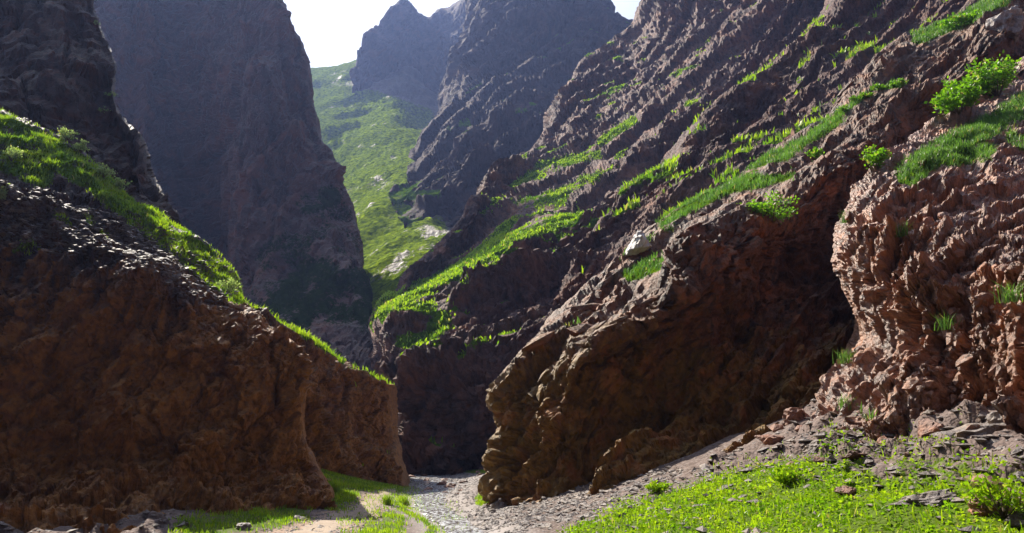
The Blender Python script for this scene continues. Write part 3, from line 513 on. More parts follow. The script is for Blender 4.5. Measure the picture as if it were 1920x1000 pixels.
g = t.attr('grass'); gf = t.ramp(t.math('ADD', g, t.math('MULTIPLY', t.math('SUBTRACT', n2, 0.5), 1.3)), [(0.42, (0,)), (0.58, (1,))])
c = t.mix(gf, c, t.mix(n3, (0.05, 0.09, 0.006), (0.11, 0.16, 0.012)))
b = t.n('ShaderNodeBsdfPrincipled'); t.l(c, b.inputs['Base Color']); b.inputs['Roughness'].default_value = 0.85; b.inputs['Specular IOR Level'].default_value = 0.12
h = t.math('ADD', t.math('MULTIPLY', vo.outputs['Distance'], -0.8), t.math('MULTIPLY', n3, 0.5))
bp = t.n('ShaderNodeBump'); bp.inputs['Strength'].default_value = 0.7; bp.inputs['Distance'].default_value = 0.05; t.l(h, bp.inputs['Height']); t.l(bp.outputs[0], b.inputs['Normal'])
t.l(b.outputs[0], t.out.inputs[0])
mesh_grid('ground', q, t.m, {'grass': gm, 'rocky': rocky, 'path': (1 - smooth(0.6, 1.2, pth / pw + 0.35 * fbm(q / 0.8, 3))) * 0.9, 'bed': 1 - smooth(0.9, 2.2, stm / sw)}, flat=False)

# trodden path and stream, draped on the ground
def ribbon(name, L, wmul, dz, mat, n=260, m=24, edge=0.05, water=False):
    L = spline(L, np.linspace(0, len(L) - 1, n)); T = np.gradient(L[:, :2], axis=0); T /= np.linalg.norm(T, axis=1, keepdims=True)
    u = np.linspace(-1, 1, m); W_ = L[:, 2:3] * wmul * (1 + 0.25 * perlin(np.stack([L[:, 0] * 1.1, L[:, 1] * 1.1, L[:, 0] * 0 + 3], -1))[:, None])
    X = L[:, 0:1] - T[:, 1:2] * u * W_; Y = L[:, 1:2] + T[:, 0:1] * u * W_
    if water: Z = np.repeat(gz(L[:, 0], L[:, 1], False)[:, None] + dz, m, 1); Z = blur(Z, 8); Z -= edge * np.abs(u) ** 6
    else: Z = gz(X, Y) + dz - edge * np.abs(u) ** 4
    return mesh_grid(name, np.stack([X, Y, Z], -1), mat, flat=False)
t = NT('trodden_earth'); geo = t.n('ShaderNodeNewGeometry').outputs['Position']
n2 = t.noise(geo, 4, 5, .65); n3 = t.noise(geo, 30, 3, .6)
c = t.mix(n2, (0.28, 0.205, 0.145), (0.44, 0.35, 0.26)); c = t.mix(t.ramp(n3, [(0.3, (0.5,)), (0.5, (0,))]), c, (0.14, 0.10, 0.08))
b = t.n('ShaderNodeBsdfPrincipled'); t.l(c, b.inputs['Base Color']); b.inputs['Roughness'].default_value = 0.85
bp = t.n('ShaderNodeBump'); bp.inputs['Strength'].default_value = 0.6; bp.inputs['Distance'].default_value = 0.03; t.l(n3, bp.inputs['Height']); t.l(bp.outputs[0], b.inputs['Normal']); t.l(b.outputs[0], t.out.inputs[0])
ribbon('path', PATHL, 0.75, 0.022, t.m, edge=0.10)
t = NT('running_water'); geo = t.n('ShaderNodeNewGeometry').outputs['Position']
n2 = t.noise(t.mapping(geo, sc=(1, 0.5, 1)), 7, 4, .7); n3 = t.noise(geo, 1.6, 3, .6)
b = t.n('ShaderNodeBsdfPrincipled'); t.l(t.mix(t.ramp(n2, [(0.46, (0,)), (0.56, (1,))]), (0.12, 0.10, 0.09), (0.80, 0.82, 0.86)), b.inputs['Base Color'])  # white flecks in the colour stand in for glints on the water
b.inputs['Roughness'].default_value = 0.12; b.inputs['Specular IOR Level'].default_value = 0.8
bp = t.n('ShaderNodeBump'); bp.inputs['Strength'].default_value = 1.0; bp.inputs['Distance'].default_value = 0.08; t.l(n2, bp.inputs['Height']); t.l(bp.outputs[0], b.inputs['Normal']); t.l(b.outputs[0], t.out.inputs[0])
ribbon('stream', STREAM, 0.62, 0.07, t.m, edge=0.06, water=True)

# ---------------------------------------------------------------- grass
def leaf_mat(name, a, b_, trans=0.5):
    t = NT(name); c = t.mix(t.ramp(t.attr('tint'), [(0.93, (0,)), (1.0, (1,))]), t.mix(t.attr('tint'), a, b_), (0.38, 0.33, 0.12))
    d = t.n('ShaderNodeBsdfDiffuse'); t.l(c, d.inputs[0]); g = t.n('ShaderNodeBsdfTranslucent'); t.l(t.mix(0.5, c, t.mix(1.0, c, (1.6, 1.7, 0.5), 'MULTIPLY')), g.inputs[0])
    m = t.n('ShaderNodeMixShader'); m.inputs[0].default_value = trans; t.l(d.outputs[0], m.inputs[1]); t.l(g.outputs[0], m.inputs[2])
    gl = t.n('ShaderNodeBsdfGlossy'); gl.inputs['Roughness'].default_value = 0.45; m2 = t.n('ShaderNodeMixShader'); m2.inputs[0].default_value = 0.05 if 'herb' not in name else 0.0
    t.l(m.outputs[0], m2.inputs[1]); t.l(gl.outputs[0], m2.inputs[2]); t.l(m2.outputs[0], t.out.inputs[0]); return t.m
L_grass = leaf_mat('grass_blade', (0.10, 0.23, 0.008), (0.36, 0.50, 0.015), 0.55)
L_soft = leaf_mat('soft_grass', (0.07, 0.17, 0.03), (0.15, 0.30, 0.05), 0.5)
L_herb = leaf_mat('herb_leaf', (0.15, 0.31, 0.01), (0.36, 0.50, 0.02), 0.5)
L_bush = leaf_mat('bush_leaf', (0.08, 0.22, 0.008), (0.22, 0.42, 0.015), 0.55)
L_pale = leaf_mat('pale_leaf', (0.20, 0.30, 0.12), (0.40, 0.50, 0.22), 0.5)
rg = np.random.default_rng(5)
def sample(P, wgt, n):
    """random points on a grid surface, weighted by area and a mask"""
    A = np.linalg.norm(np.cross(P[1:, :-1] - P[:-1, :-1], P[:-1, 1:] - P[:-1, :-1]), axis=-1); A = np.minimum(A, np.median(A) * 12)
    p = (A * wgt[:-1, :-1]).ravel(); p /= p.sum(); k = rg.choice(len(p), n, p=p); i, j = np.divmod(k, A.shape[1])
    a, b = rg.random((2, n, 1)); return P[i, j] * (1 - a) * (1 - b) + P[i + 1, j] * a * (1 - b) + P[i, j + 1] * (1 - a) * b + P[i + 1, j + 1] * a * b
def blades(base, h, w_, lean, sink=0.02):
    """one bent triangle pair per base point; h, w_ arrays or scalars"""
    n = len(base); ang = rg.random(n) * 6.283; la = rg.random(n) * 6.283; h = h * (0.5 + rg.random(n)); ln = lean * rg.random(n) * h
    side = np.stack([np.cos(ang), np.sin(ang), 0 * ang], -1) * (np.ones(n) * w_ * 0.5)[:, None]
    mid = base + np.stack([np.cos(la) * ln * 0.35, np.sin(la) * ln * 0.35, h * 0.6], -1); tip = base + np.stack([np.cos(la) * ln, np.sin(la) * ln, h], -1)
    b0 = base - [0, 0, sink]; V = np.stack([b0 - side, b0 + side, mid + side * 0.75, mid - side * 0.75, tip], 1).reshape(-1, 3)
    o = np.arange(n)[:, None] * 5; return V, np.concatenate([o + [0, 1, 2], o + [0, 2, 3], o + [3, 2, 4]])
def leaves(base, size, up=0.5):
    """small diamond leaves turned every way"""
    n = len(base); d = rg.normal(size=(n, 3)); d[:, 2] = np.abs(d[:, 2]) * up; d /= np.linalg.norm(d, axis=1, keepdims=True)
    e = np.cross(d, rg.normal(size=(n, 3))); e /= np.linalg.norm(e, axis=1, keepdims=True); s_ = (size * (0.6 + 0.8 * rg.random(n)))[:, None]
    V = np.stack([base, base + d * s_ * 0.5 + e * s_ * 0.3, base + d * s_, base + d * s_ * 0.5 - e * s_ * 0.3], 1).reshape(-1, 3)
    o = np.arange(n)[:, None] * 4; return V, np.concatenate([o + [0, 1, 2], o + [0, 2, 3]])
def clumpn(P, n, sc): return np.clip(0.5 + 0.9 * fbm(P / sc, 3), 0.05, 1)
def grass(name, P, wgt, n, h, w_, lean, mat, sc=2.0, maker=blades, tintsc=1.0, even=0.0):
    pt = sample(P, wgt * (even + (1 - even) * clumpn(P, n, sc)), n); tn = np.clip(0.5 + 0.7 * perlin(pt / tintsc) + 0.25 * rg.normal(size=n), 0, 0.92); tn = np.where(rg.random(n) < 0.03, 1.0, tn)
    V, Fc = maker(pt, h, w_, lean) if maker is blades else maker(pt, h)
    o = mesh_tris(name, V, Fc, mat, {'tint': np.repeat(tn, len(V) // n)}); o['kind'] = 'stuff'; return o
GP = np.stack([GX, GY, GZ], -1)
right_side = gpx[..., 0] > 985; inframe = (gpx[..., 1] < 1040) & (gpx[..., 1] > 700) & (gpx[..., 0] > -60) & (gpx[..., 0] < 2050) & (GY > 6) & (GY < 75)
wr = gm * inframe * right_side; wl = gm * inframe * ~right_side
grass('herb_cover', GP, wr, 105000, 0.063, 0, 0, L_herb, 1.2, leaves, 0.8, 0.45)
grass('meadow_grass', GP, wr ** 1.5, 6000, 0.13, 0.022, 0.8, L_grass, 1.0)
grass('turf', GP, wl ** 1.3, 42000, 0.09, 0.03, 0.8, L_grass, 1.5)
def mgrass(name, mname, n, h, w_, lean, mat, sc, thr=0.3, px_ok=None, maker=blades, zmin=0.0):
    P, N, g, px = MASS[mname]; wg = np.clip(g - thr, 0, 1) * smooth(zmin, zmin + 0.3, N[..., 2])
    if px_ok: wg = wg * px_ok(px)
    return grass(name, P, wg, n, h, w_, lean, mat, sc, maker, sc)
mgrass('slope_grass', 'left_rock_wall', 24000, 0.14, 0.04, 0.9, L_grass, 1.5)
mgrass('crest_grass', 'buttress', 2200, 0.25, 0.06, 0.8, L_grass, 2)
mgrass('ledge_grass', 'overhang_cliff', 12000, 0.24, 0.045, 0.9, L_soft, 1.5, zmin=-0.2)
mgrass('slope_grass', 'near_rock_wall', 12000, 0.2, 0.026, 1.0, L_soft, 1.2, zmin=-0.2)
mgrass('ledge_grass', 'middle_slope', 24000, 0.3, 0.2, 0.9, L_grass, 5)
mgrass('ledge_grass', 'right_ridge', 5000, 0.6, 0.2, 0.8, L_grass, 4, thr=0.2)

# ---------------------------------------------------------------- loose and embedded stone
def stone_mesh(name, seed, sub=3, amp=0.35, flatz=1.0, cuts=7):
    """angular stone: a ball cut by random planes, then roughened; radius about 1"""
    import bmesh
    r = np.random.default_rng(seed); bm = bmesh.new(); bmesh.ops.create_icosphere(bm, subdivisions=sub, radius=1)
    V = np.array([v.co[:] for v in bm.verts]); Nn = r.normal(size=(cuts, 3)); Nn /= np.linalg.norm(Nn, axis=1, keepdims=True); dd = 0.45 + 0.35 * r.random(cuts)
    for n_, d_ in zip(Nn, dd):
        k = V @ n_; m_ = k > d_; V[m_] -= np.outer(k[m_] - d_, n_)
    if sub > 2: V = V * (1 + amp * 0.35 * fbm(V * 1.6 + seed, 3))[:, None] + 0
    if sub > 3:
        d1, d2, cr, fc = voro(V * 3.2 + seed); V = V * (1 + 0.16 * (cr - .5) + 0.10 * fc)[:, None]; V = V * (1 + 0.04 * fbm(V * 7, 3))[:, None]
    V[:, 2] *= flatz
    for v, c_ in zip(bm.verts, V): v.co = c_
    me = bpy.data.meshes.new(name); bm.to_mesh(me); bm.free(); return me
def plain_rock(name, base, dark, pale, size, rough=0.6, spec=0.5):
    return rock_mat(name, base, tuple(0.8 * v for v in base), dark, pale, size, bump=0.6, rough=rough, spec=spec, streak=0.2)
M_grey = plain_rock('grey_stone', (0.20, 0.17, 0.155), (0.10, 0.075, 0.07), (0.5, 0.42, 0.40), 0.12)
M_red = plain_rock('red_stone', (0.24, 0.115, 0.075), (0.08, 0.035, 0.025), (0.42, 0.28, 0.22), 0.12)
M_white = plain_rock('white_stone', (0.75, 0.73, 0.71), (0.42, 0.40, 0.39), (0.82, 0.80, 0.78), 0.3)
M_pale = plain_rock('pale_stone', (0.40, 0.35, 0.33), (0.10, 0.07, 0.06), (0.6, 0.56, 0.54), 0.35)
def at(mname, px, py):
    P, N, g, pp = MASS[mname]; d = (pp[..., 0] - px) ** 2 + (pp[..., 1] - py) ** 2
    cand = np.argwhere(d < max(d.min() * 4, 9)); dist = np.array([P[i, j, 1] for i, j in cand]); i, j = cand[dist.argmin()]; return P[i, j], N[i, j]
def ground_at(px, py):
    d = (gpx[..., 0] - px) ** 2 + (gpx[..., 1] - py) ** 2 + np.where((GY > 5) & (GY < 80), 0, 1e9); i, j = np.unravel_index(d.argmin(), d.shape); return GP[i, j]
def put(name, me, mat, loc, sc, rot, label=None, cat=None, group=None, parent=None, kind=None):
    if not me.materials: me.materials.append(mat)
    o = bpy.data.objects.new(name, me); COL.objects.link(o); o.location = loc; o.scale = sc; o.rotation_euler = rot
    if mat is not me.materials[0]: o.material_slots[0].link = 'OBJECT'; o.material_slots[0].material = mat
    if parent: o.parent = parent
    if label: o['label'] = label
    if cat: o['category'] = cat
    if group: o['group'] = group
    if kind: o['kind'] = kind
    return o
lib = [stone_mesh('stone_shape', 20 + k, 1, cuts=5) for k in range(8)]
big = [stone_mesh('boulder_shape', 50 + k, 4, 0.5) for k in range(6)]
# pieces of the walls that stand proud of them
def embed(mname, n, smin, smax, region, mat, name, seed, e1=DIAG[0], elong=(2.2, 1.0, 0.7)):
    r = np.random.default_rng(seed); P, N, g, px = MASS[mname]; par = bpy.data.objects[mname]
    ok = region(px) & (g < 0.3) & (N @ np.array([0, -1, 0.3]) > 0.1); idx = np.argwhere(ok); idx = idx[r.choice(len(idx), n, replace=False)]
    from mathutils import Matrix
    for i, j in idx:
        p, nn = P[i, j], N[i, j]; s_ = smin + (smax - smin) * r.random() ** 2
        a = np.array(e1) + 0.35 * r.normal(size=3); a -= nn * a.dot(nn); a /= np.linalg.norm(a); c_ = np.cross(nn, a)
        o = put(name, lib[r.integers(8)], mat, (0, 0, 0), (1, 1, 1), (0, 0, 0), parent=par)
        m = Matrix(((a[0], c_[0], nn[0]), (a[1], c_[1], nn[1]), (a[2], c_[2], nn[2]))).to_4x4(); e = [x * (0.75 + 0.5 * r.random()) * s_ for x in elong]
        o.matrix_local = Matrix.Translation(Vector(p - nn * e[2] * 0.35)) @ m @ Matrix.Diagonal((*e, 1))
embed('near_rock_wall', 260, 0.08, 0.24, lambda q: (q[..., 0] > 1580) & (q[..., 0] < 1930) & (q[..., 1] > 300) & (q[..., 1] < 800), M_right, 'stone', 3, elong=(1.6, 1.0, 0.8))
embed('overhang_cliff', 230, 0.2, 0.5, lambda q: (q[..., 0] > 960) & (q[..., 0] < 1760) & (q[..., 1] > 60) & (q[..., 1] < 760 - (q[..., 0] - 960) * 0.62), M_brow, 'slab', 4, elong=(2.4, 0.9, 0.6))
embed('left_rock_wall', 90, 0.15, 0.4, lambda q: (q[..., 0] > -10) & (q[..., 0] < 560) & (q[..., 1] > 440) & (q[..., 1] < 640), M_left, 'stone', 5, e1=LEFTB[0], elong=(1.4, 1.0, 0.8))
# named rocks
BIG = [  # px, py, half-width in px, aspect(z), mesh, material, where, label, category
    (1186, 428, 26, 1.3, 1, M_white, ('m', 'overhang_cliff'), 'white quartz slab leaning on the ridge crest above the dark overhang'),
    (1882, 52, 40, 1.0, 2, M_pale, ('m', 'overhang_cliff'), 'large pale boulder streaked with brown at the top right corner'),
    (1645, 808, 46, 0.62, 0, M_red, ('g',), 'brown undercut rock with a shaded hollow at the foot of the right wall'),
    (1742, 815, 34, 0.8, 3, M_red, ('g',), 'cracked upright brown rock between the hollowed rock and the grey outcrop'),
    (1845, 832, 90, 0.62, 4, M_grey, ('g',), 'broad grey purple broken outcrop below the right wall'),
    (1562, 895, 34, 0.5, 5, M_red, ('g',), 'brown slab tilted left at the upper edge of the green meadow'),
    (1590, 930, 26, 0.5, 1, M_red, ('g',), 'low brown rock just below the tilted slab in the meadow'),
    (1740, 938, 46, 0.36, 2, M_grey, ('g',), 'flat pale rock lying low in the meadow on the right'),
    (1852, 955, 38, 0.7, 3, M_red, ('g',), 'dark angular boulder in the meadow near the right bottom corner'),
    (1700, 775, 40, 0.7, 1, M_red, ('g',), 'rounded brown rock bulging from the foot of the knobbly right wall'),
    (1800, 790, 46, 0.75, 5, M_grey, ('g',), 'steep grey rock behind the broad grey outcrop'),
    (1905, 800, 50, 0.8, 2, M_grey, ('g',), 'tall grey purple rock at the right edge below the wall'),
    (1560, 800, 34, 0.7, 3, M_red, ('g',), 'lit brown rock left of the hollowed rock'),
    (1600, 860, 30, 0.5, 4, M_red, ('g',), 'brown rock between the hollowed rock and the tilted slab'),
    (1660, 870, 22, 0.5, 0, M_red, ('g',), 'small brown rock below the hollowed rock'),
    (1500, 790, 34, 0.7, 2, M_red, ('g',), 'sharp brown rock at the mouth of the dark crevice'),
    (1780, 890, 30, 0.45, 1, M_grey, ('g',), 'low grey rock between outcrop and flat pale rock'),
    (1905, 985, 26, 0.6, 0, M_grey, ('g',), 'grey rock cut by the right bottom corner of the view'),
    (1352, 862, 42, 0.6, 5, M_red, ('g',), 'ragged brown rock where the grass meets the dark overhang'),
    (1452, 830, 34, 0.6, 4, M_red, ('g',), 'ragged rock in shade climbing towards the crevice'),
    (1530, 842, 26, 0.55, 0, M_grey, ('g',), 'pale rock at the foot of the dark crevice'),
    (766, 878, 14, 0.6, 1, M_grey, ('g',), 'grey boulder at the foot of the far left buttress'),
    (778, 892, 12, 0.5, 2, M_red, ('g',), 'brown rock beside the stream just right of the far buttress'),
    (842, 916, 12, 0.5, 3, M_red, ('g',), 'brown stone at the right edge of the stream bend'),
    (868, 905, 9, 0.5, 4, M_red, ('g',), 'small brown stone on the far gravel bank'),
    (935, 955, 20, 0.8, 5, M_grey, ('g',), 'dark rock at the left foot of the overhanging cliff'),
    (560, 975, 15, 0.5, 0, M_grey, ('g',), 'dark rock in shadow at the left edge of the path'),
    (455, 992, 18, 0.45, 1, M_grey, ('g',), 'grey stone in shadowed grass below the left wall'),
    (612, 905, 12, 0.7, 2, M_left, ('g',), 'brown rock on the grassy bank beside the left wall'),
]
for k, (px, py, hw, az, mi, mat, where, lab) in enumerate(BIG):
    p = at(where[1], px, py)[0] if where[0] == 'm' else ground_at(px, py)
    s_ = hw * p[1] / F; nm = 'rock_outcrop' if hw > 80 else 'boulder'
    put(nm, big[mi], mat, (p[0], p[1], p[2] + s_ * az * 0.15), (s_, s_ * 0.9, s_ * az), (0.2 * math.sin(k * 3), 0.25 * math.cos(k * 5), k * 1.7), lab, 'rock')
# loose stones one could count along the stream and the scree
r = np.random.default_rng(9)
MARK = [(1645, 808, 'the hollowed brown rock'), (1845, 832, 'the broad grey outcrop'), (1562, 895, 'the tilted slab in the meadow'), (1740, 938, 'the flat pale rock'), (1852, 955, 'the dark angular boulder'), (1352, 862, 'the ragged rock under the overhang'),
        (778, 892, 'the far buttress foot'), (842, 916, 'the stream bend'), (935, 955, 'the left foot of the overhanging cliff'), (1200, 908, 'the middle of the scree'), (1060, 955, 'the lower end of the scree'), (880, 965, 'the nearest gravel bar'), (1742, 815, 'the cracked upright rock'), (1480, 870, 'the shaded ragged rocks')]
USED = set()
def describe(p, s_, smin, smax, lab):
    q_ = proj(np.asarray(p)[None])[0]; m = min(MARK, key=lambda m: math.hypot(q_[0] - m[0], 1.6 * (q_[1] - m[1]))); dx, dy = q_[0] - m[0], 1.6 * (q_[1] - m[1])
    side = ('right of' if dx > 0 else 'left of') if abs(dx) > abs(dy) else ('in front of' if dy > 0 else 'behind')
    near = 'just ' if math.hypot(dx, dy) < 40 else 'a little way ' if math.hypot(dx, dy) < 90 else 'farther '
    size = 'tiny' if s_ < smin + .1 * (smax - smin) else 'small' if s_ < smin + .35 * (smax - smin) else 'large'
    l_ = size + ' ' + lab + ' ' + near + side + ' ' + m[2]
    l_ = l_ if len(l_.split()) < 17 else l_.replace(size + ' ', '', 1)
    return l_ if len(l_.split()) < 17 else l_.replace('a little way ', '', 1)
def scatter_rocks(n, poly_w, smin, smax, mat, lab, grp):
    pt = sample(GP, poly_w, n)
    for p in pt:
        s_ = smin + (smax - smin) * r.random() ** 1.8; fx, fz = r.random(2); word = ('flat ' if fz < .33 else 'chunky ' if fz > .66 else '') + ('elongated ' if fx > .6 else '')
        l_ = describe(p, s_, smin, smax, word + lab)
        if l_ in USED: continue
        USED.add(l_)
        put('rock', lib[r.integers(8)], mat, p + [0, 0, s_ * 0.15], (s_ * (0.8 + .9 * fx), s_ * 0.9, s_ * (0.3 + .5 * fz)), (r.random() * .5, r.random() * .5, r.random() * 6), l_, 'rock', grp)
sw_ = stroke(gpx, [([(780, 885), (800, 905), (850, 930), (900, 955)], 22, 1), ([(800, 900), (900, 890)], 14, .8)]) * inframe
scatter_rocks(50, sw_, 0.10, 0.36, M_red, 'brown stone', 'stones along the stream')
tal = stroke(gpx, [([(900, 975), (1000, 955), (1120, 925), (1260, 893)], 20, 1), ([(960, 990), (1100, 960), (1250, 925), (1330, 895)], 18, 1)]) * inframe * (1 - wr)
scatter_rocks(90, tal, 0.08, 0.22, M_grey, 'grey stone', 'stones on the scree')
med = stroke(gpx, [([(1450, 870), (1600, 850), (1900, 860)], 46, 1), ([(1880, 900), (1920, 980)], 30, 1), ([(1640, 900), (1780, 900)], 20, .7)]) * inframe
scatter_rocks(90, med, 0.07, 0.28, M_red, 'reddish stone', 'stones between the herbs')
def gravel(name, pts, smin, smax, mat, seed):
    r = np.random.default_rng(seed); n = len(pts); base = []
    for k in range(6):
        V = np.array([(1, 0, 0), (-1, 0, 0), (0, 1, 0), (0, -1, 0), (0, 0, 1), (0, 0, -1), (.7, .7, .3), (-.7, .6, .4)]) * (0.7 + 0.5 * r.random((8, 1))); base.append(V[:6])
    Fo = np.array([(0, 2, 4), (2, 1, 4), (1, 3, 4), (3, 0, 4), (2, 0, 5), (1, 2, 5), (3, 1, 5), (0, 3, 5)])
    B = np.array(base)[r.integers(0, 6, n)]; s_ = (smin + (smax - smin) * r.random(n) ** 3)[:, None, None]; sc = np.stack([1 + r.random(n), 0.7 + .6 * r.random(n), 0.35 + .4 * r.random(n)], -1)[:, None]
    a = r.random(n) * 6.28; tl = np.clip(r.normal(size=(n, 1)) * 0.25, -.4, .4); B = B * sc * s_; ca, sa = np.cos(a)[:, None], np.sin(a)[:, None]
    X = B[..., 0] * ca - B[..., 1] * sa; Y = B[..., 0] * sa + B[..., 1] * ca; Z = B[..., 2] + X * tl
    V = np.stack([X, Y, Z], -1) + pts[:, None] + [0, 0, smin * 0.2]; Fc = (Fo[None] + np.arange(n)[:, None, None] * 6).reshape(-1, 3)
    o = mesh_tris(name, V.reshape(-1, 3), Fc, mat); o['kind'] = 'stuff'; return o
gravel('scree_gravel', sample(GP, tal + 0.5 * med + 0.12 * wr + 0.4 * rocky * inframe, 15000), 0.03, 0.13, M_grey, 1)
gravel('stream_gravel', sample(GP, stroke(gpx, [([(790, 890), (830, 920), (900, 960), (900, 990)], 40, 1), ([(850, 890), (910, 905)], 16, 1), ([(560, 990), (700, 960)], 20, .4)]) * inframe, 4500), 0.03, 0.10, M_grey, 2)
P_, N_, g_, x_ = MASS['left_rock_wall']
gravel('path_gravel', sample(GP, (1 - smooth(0.5, 1.6, pth / pw)) * inframe, 2500), 0.015, 0.06, M_grey, 4)
gravel('scree_gravel', sample(P_, stroke(x_, [([(0, 380), (120, 410), (260, 450), (400, 530)], 34, 1), ([(0, 430), (200, 450)], 24, 1)]), 8000), 0.04, 0.15, M_grey, 3)

# ---------------------------------------------------------------- shrubs
def stem_mat():
    t = NT('stem'); b = t.n('ShaderNodeBsdfPrincipled'); b.inputs['Base Color'].default_value = (0.09, 0.06, 0.035, 1); b.inputs['Roughness'].default_value = 0.8; t.l(b.outputs[0], t.out.inputs[0]); return t.m
M_stem = stem_mat()
def shrub(name, base, width, height, n, leaf, lmat, label, cat='shrub', group=None, line=None, seed=0):
    r = np.random.default_rng(seed); base = np.array(base, float)
    root = bpy.data.objects.new(name, None); COL.objects.link(root); root.location = base; root['label'] = label; root['category'] = cat
    if group: root['group'] = group
    V = []; Fc = []; tips = []; ns = max(5, int(width / leaf / 1.5) + 5)
    cen = [np.zeros(3)] if line is None else [np.array(q_) - base for q_ in line]
    for c0 in cen:
        for k in range(ns):
            a = r.random() * 6.28; rr = width * 0.5 * math.sqrt(r.random()); tip = c0 + np.array([math.cos(a) * rr, math.sin(a) * rr * 0.8, height * (0.45 + 0.65 * r.random()) * (1 - 0.5 * (rr / (width * .5)) ** 2)])
            mid = c0 + (tip - c0) * 0.5 + r.normal(size=3) * 0.05 * width; tips += [tip, (tip + mid) / 2, mid]
            w_ = 0.012 * width + 0.004; o = len(V)
            for q_, ww in ((c0 - [0, 0, 0.1 * height], w_), (mid, w_ * .7), (tip, w_ * .3)):
                for s_ in range(3): V.append(q_ + ww * np.array([math.cos(s_ * 2.09), math.sin(s_ * 2.09), 0]))
            for l_ in (0, 3):
                for s_ in range(3): Fc.append((o + l_ + s_, o + l_ + (s_ + 1) % 3, o + l_ + 3 + (s_ + 1) % 3)); Fc.append((o + l_ + s_, o + l_ + 3 + (s_ + 1) % 3, o + l_ + 3 + s_))
    st = mesh_tris('stems', V, Fc, M_stem); st.parent = root; st['kind'] = 'stuff'
    tips = np.array(tips); pt = tips[r.integers(0, len(tips), n)] + r.normal(size=(n, 3)) * np.array([width, width, height]) * 0.075
    LV, LF = leaves(pt, leaf, 0.8); fo = mesh_tris('foliage', LV, LF, lmat, {'tint': np.repeat(np.clip(r.normal(size=n) * 0.28 + 0.5, 0, 1), 4)}); fo.parent = root
    return root
def up(mname, px, py): return at(mname, px, py)[0]
p = up('overhang_cliff', 1835, 160)
shrub('shrub', up('near_rock_wall', 1800, 208), 2.2, 1.7, 1300, 0.2, L_bush, 'lower bright green bush in the crevice near the top right', seed=1)
shrub('shrub', up('near_rock_wall', 1868, 178), 2.8, 2.1, 1900, 0.2, L_bush, 'upper and larger bright green bush in the crevice near the top right', seed=2)
shrub('shrub', up('near_rock_wall', 1648, 318), 1.1, 0.9, 600, 0.13, L_bush, 'small bright bush in the middle of the dark crevice', seed=3)
shrub('shrub', up('overhang_cliff', 1450, 412), 2.1, 0.95, 1300, 0.12, L_bush, 'wide leafy bush on the brow of the overhanging cliff', seed=4)
shrub('shrub', up('overhang_cliff', 1534, 296), 0.8, 0.55, 350, 0.12, L_bush, 'little round bush on the slabs left of the crevice', seed=5)
shrub('shrub', up('overhang_cliff', 1800, 50), 2.6, 1.2, 1100, 0.2, L_bush, 'leafy bush on the grassy shelf left of the pale boulder', seed=6)
ln = [up('overhang_cliff', a, b) for a, b in ((1585, 208), (1603, 192), (1625, 180), (1648, 168), (1672, 162), (1688, 160))]
shrub('cushion_plant', ln[0], 0.75, 0.4, 2600, 0.11, L_bush, 'long bright green cushion of plants along the top of a tilted slab', 'plant', line=ln, seed=7)
for k, (a, b, w_, h_, lab) in enumerate([(1372, 892, .9, .5, 'tall leafy herb at the upper left corner of the meadow'), (1880, 968, 1.0, .5, 'dense green herb clump beside the dark angular boulder'), (1230, 925, .6, .3, 'low leafy herb where the scree meets the meadow'), (1480, 905, .7, .3, 'leafy herb left of the tilted brown slab'), (1700, 890, .7, .3, 'leafy herb above the flat pale rock')]):
    shrub('herb', ground_at(a, b), w_, h_, 500, 0.07, L_herb, lab, 'plant', seed=20 + k)
def tuft(p, h, n, w_, lmat, label, lean=0.9, spread=0.3, group=None):
    r_ = rg.normal(size=(n, 3)) * spread * h; r_[:, 2] = 0; V, Fc = blades(np.zeros((n, 3)) + r_, h, w_, lean)
    o = mesh_tris('grass_tuft', V, Fc, lmat, {'tint': np.repeat(rg.random(n), 5)}); o.location = p; o['label'] = label; o['category'] = 'grass tuft'
    if group: o['group'] = group
    return o
tuft(ground_at(596, 876), 0.75, 260, 0.03, L_pale, 'tall pale grass tuft on the bank beside the left wall', spread=0.45)
tuft(ground_at(625, 925), 0.4, 200, 0.03, L_grass, 'rounded grass tuft where the left wall meets the path')
tuft(ground_at(757, 948), 0.3, 160, 0.025, L_grass, 'small grass tuft on the sand between path and stream')
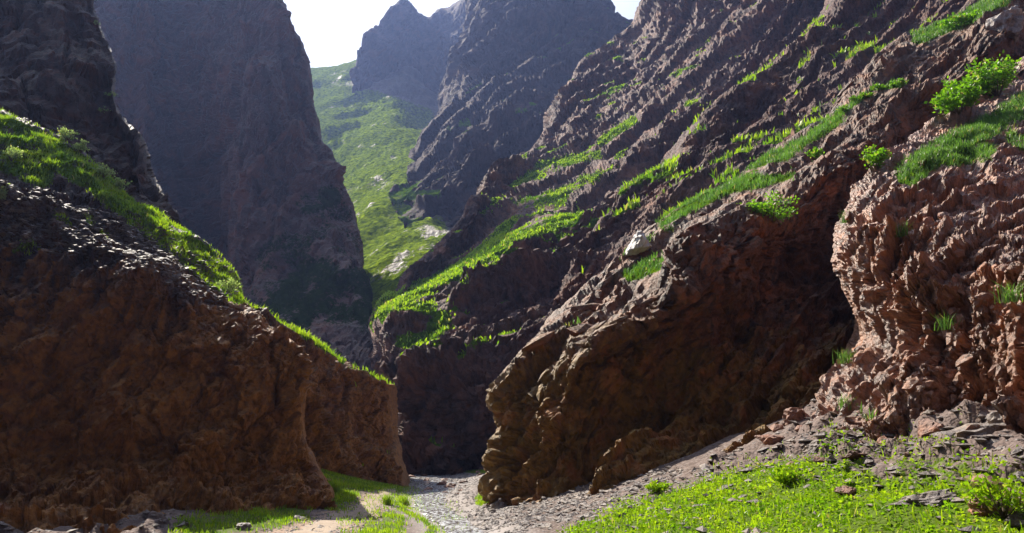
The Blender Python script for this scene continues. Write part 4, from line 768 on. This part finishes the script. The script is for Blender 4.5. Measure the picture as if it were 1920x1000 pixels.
tuft(ground_at(725, 946), 0.3, 160, 0.025, L_grass, 'small grass tuft left of its twin on the sand by the path')
for a, b, lab in [(1694, 442, 'single grass tuft in a hollow of the right wall'), (1775, 618, 'grass tuft among the knobs halfway down the right wall'), (1895, 565, 'small tuft near the right edge of the right wall'), (1590, 770, 'thin dry tuft at the left foot of the right wall'), (1583, 680, 'sparse tuft on the left rim of the right wall'), (1585, 415, 'tuft on the upper left rim of the right wall')]:
    tuft(up('near_rock_wall', a, b), 0.3, 70, 0.02, L_soft, lab)
for k, (a, b, w_, lab) in enumerate([(125, 262, 1.0, 'pale feathery shrub highest on the left grass band'), (150, 288, .9, 'pale feathery shrub just below the highest one on the left grass band'), (195, 330, 1.1, 'whitish shrub in the middle of the left grass band'), (225, 350, .9, 'whitish shrub a little right of the middle one on the left grass band'), (20, 300, .9, 'pale shrub near the left edge on the grass band'), (3, 375, .6, 'small round shrub on the scree at the left edge'), (425, 545, .9, 'pale shrub at the lower end of the left grass band')]):
    shrub('shrub', up('left_rock_wall', a, b), w_, 0.6, 420, 0.09, L_pale, lab, seed=40 + k)
for k, (a, b, lab) in enumerate([(207, 182, 'tiny pale shrub on the rim of the upper left cliff'), (192, 212, 'tiny shrub just below another on the rim of the upper left cliff'), (180, 48, 'tiny shrub high on the rim of the upper left cliff')]):
    shrub('shrub', up('upper_cliff', a, b), 0.6, 0.35, 160, 0.1, L_pale, lab, seed=60 + k)

# ---------------------------------------------------------------- haze: one closed box of even air round everything
t = NT('thin_haze'); pv = t.n('ShaderNodeVolumePrincipled'); pv.inputs['Color'].default_value = (0.34, 0.48, 1.0, 1); pv.inputs['Density'].default_value = 0.00022; pv.inputs['Anisotropy'].default_value = 0.5
t.l(pv.outputs[0], t.out.inputs['Volume'])
V = np.array([(x, y, z) for z in (-20, 620) for y in (-4500, 4500) for x in (-4500, 4500)], float)
o = mesh_tris('haze', V, [(0, 2, 3, 1), (4, 5, 7, 6), (0, 1, 5, 4), (2, 6, 7, 3), (0, 4, 6, 2), (1, 3, 7, 5)], t.m); o['kind'] = 'stuff'
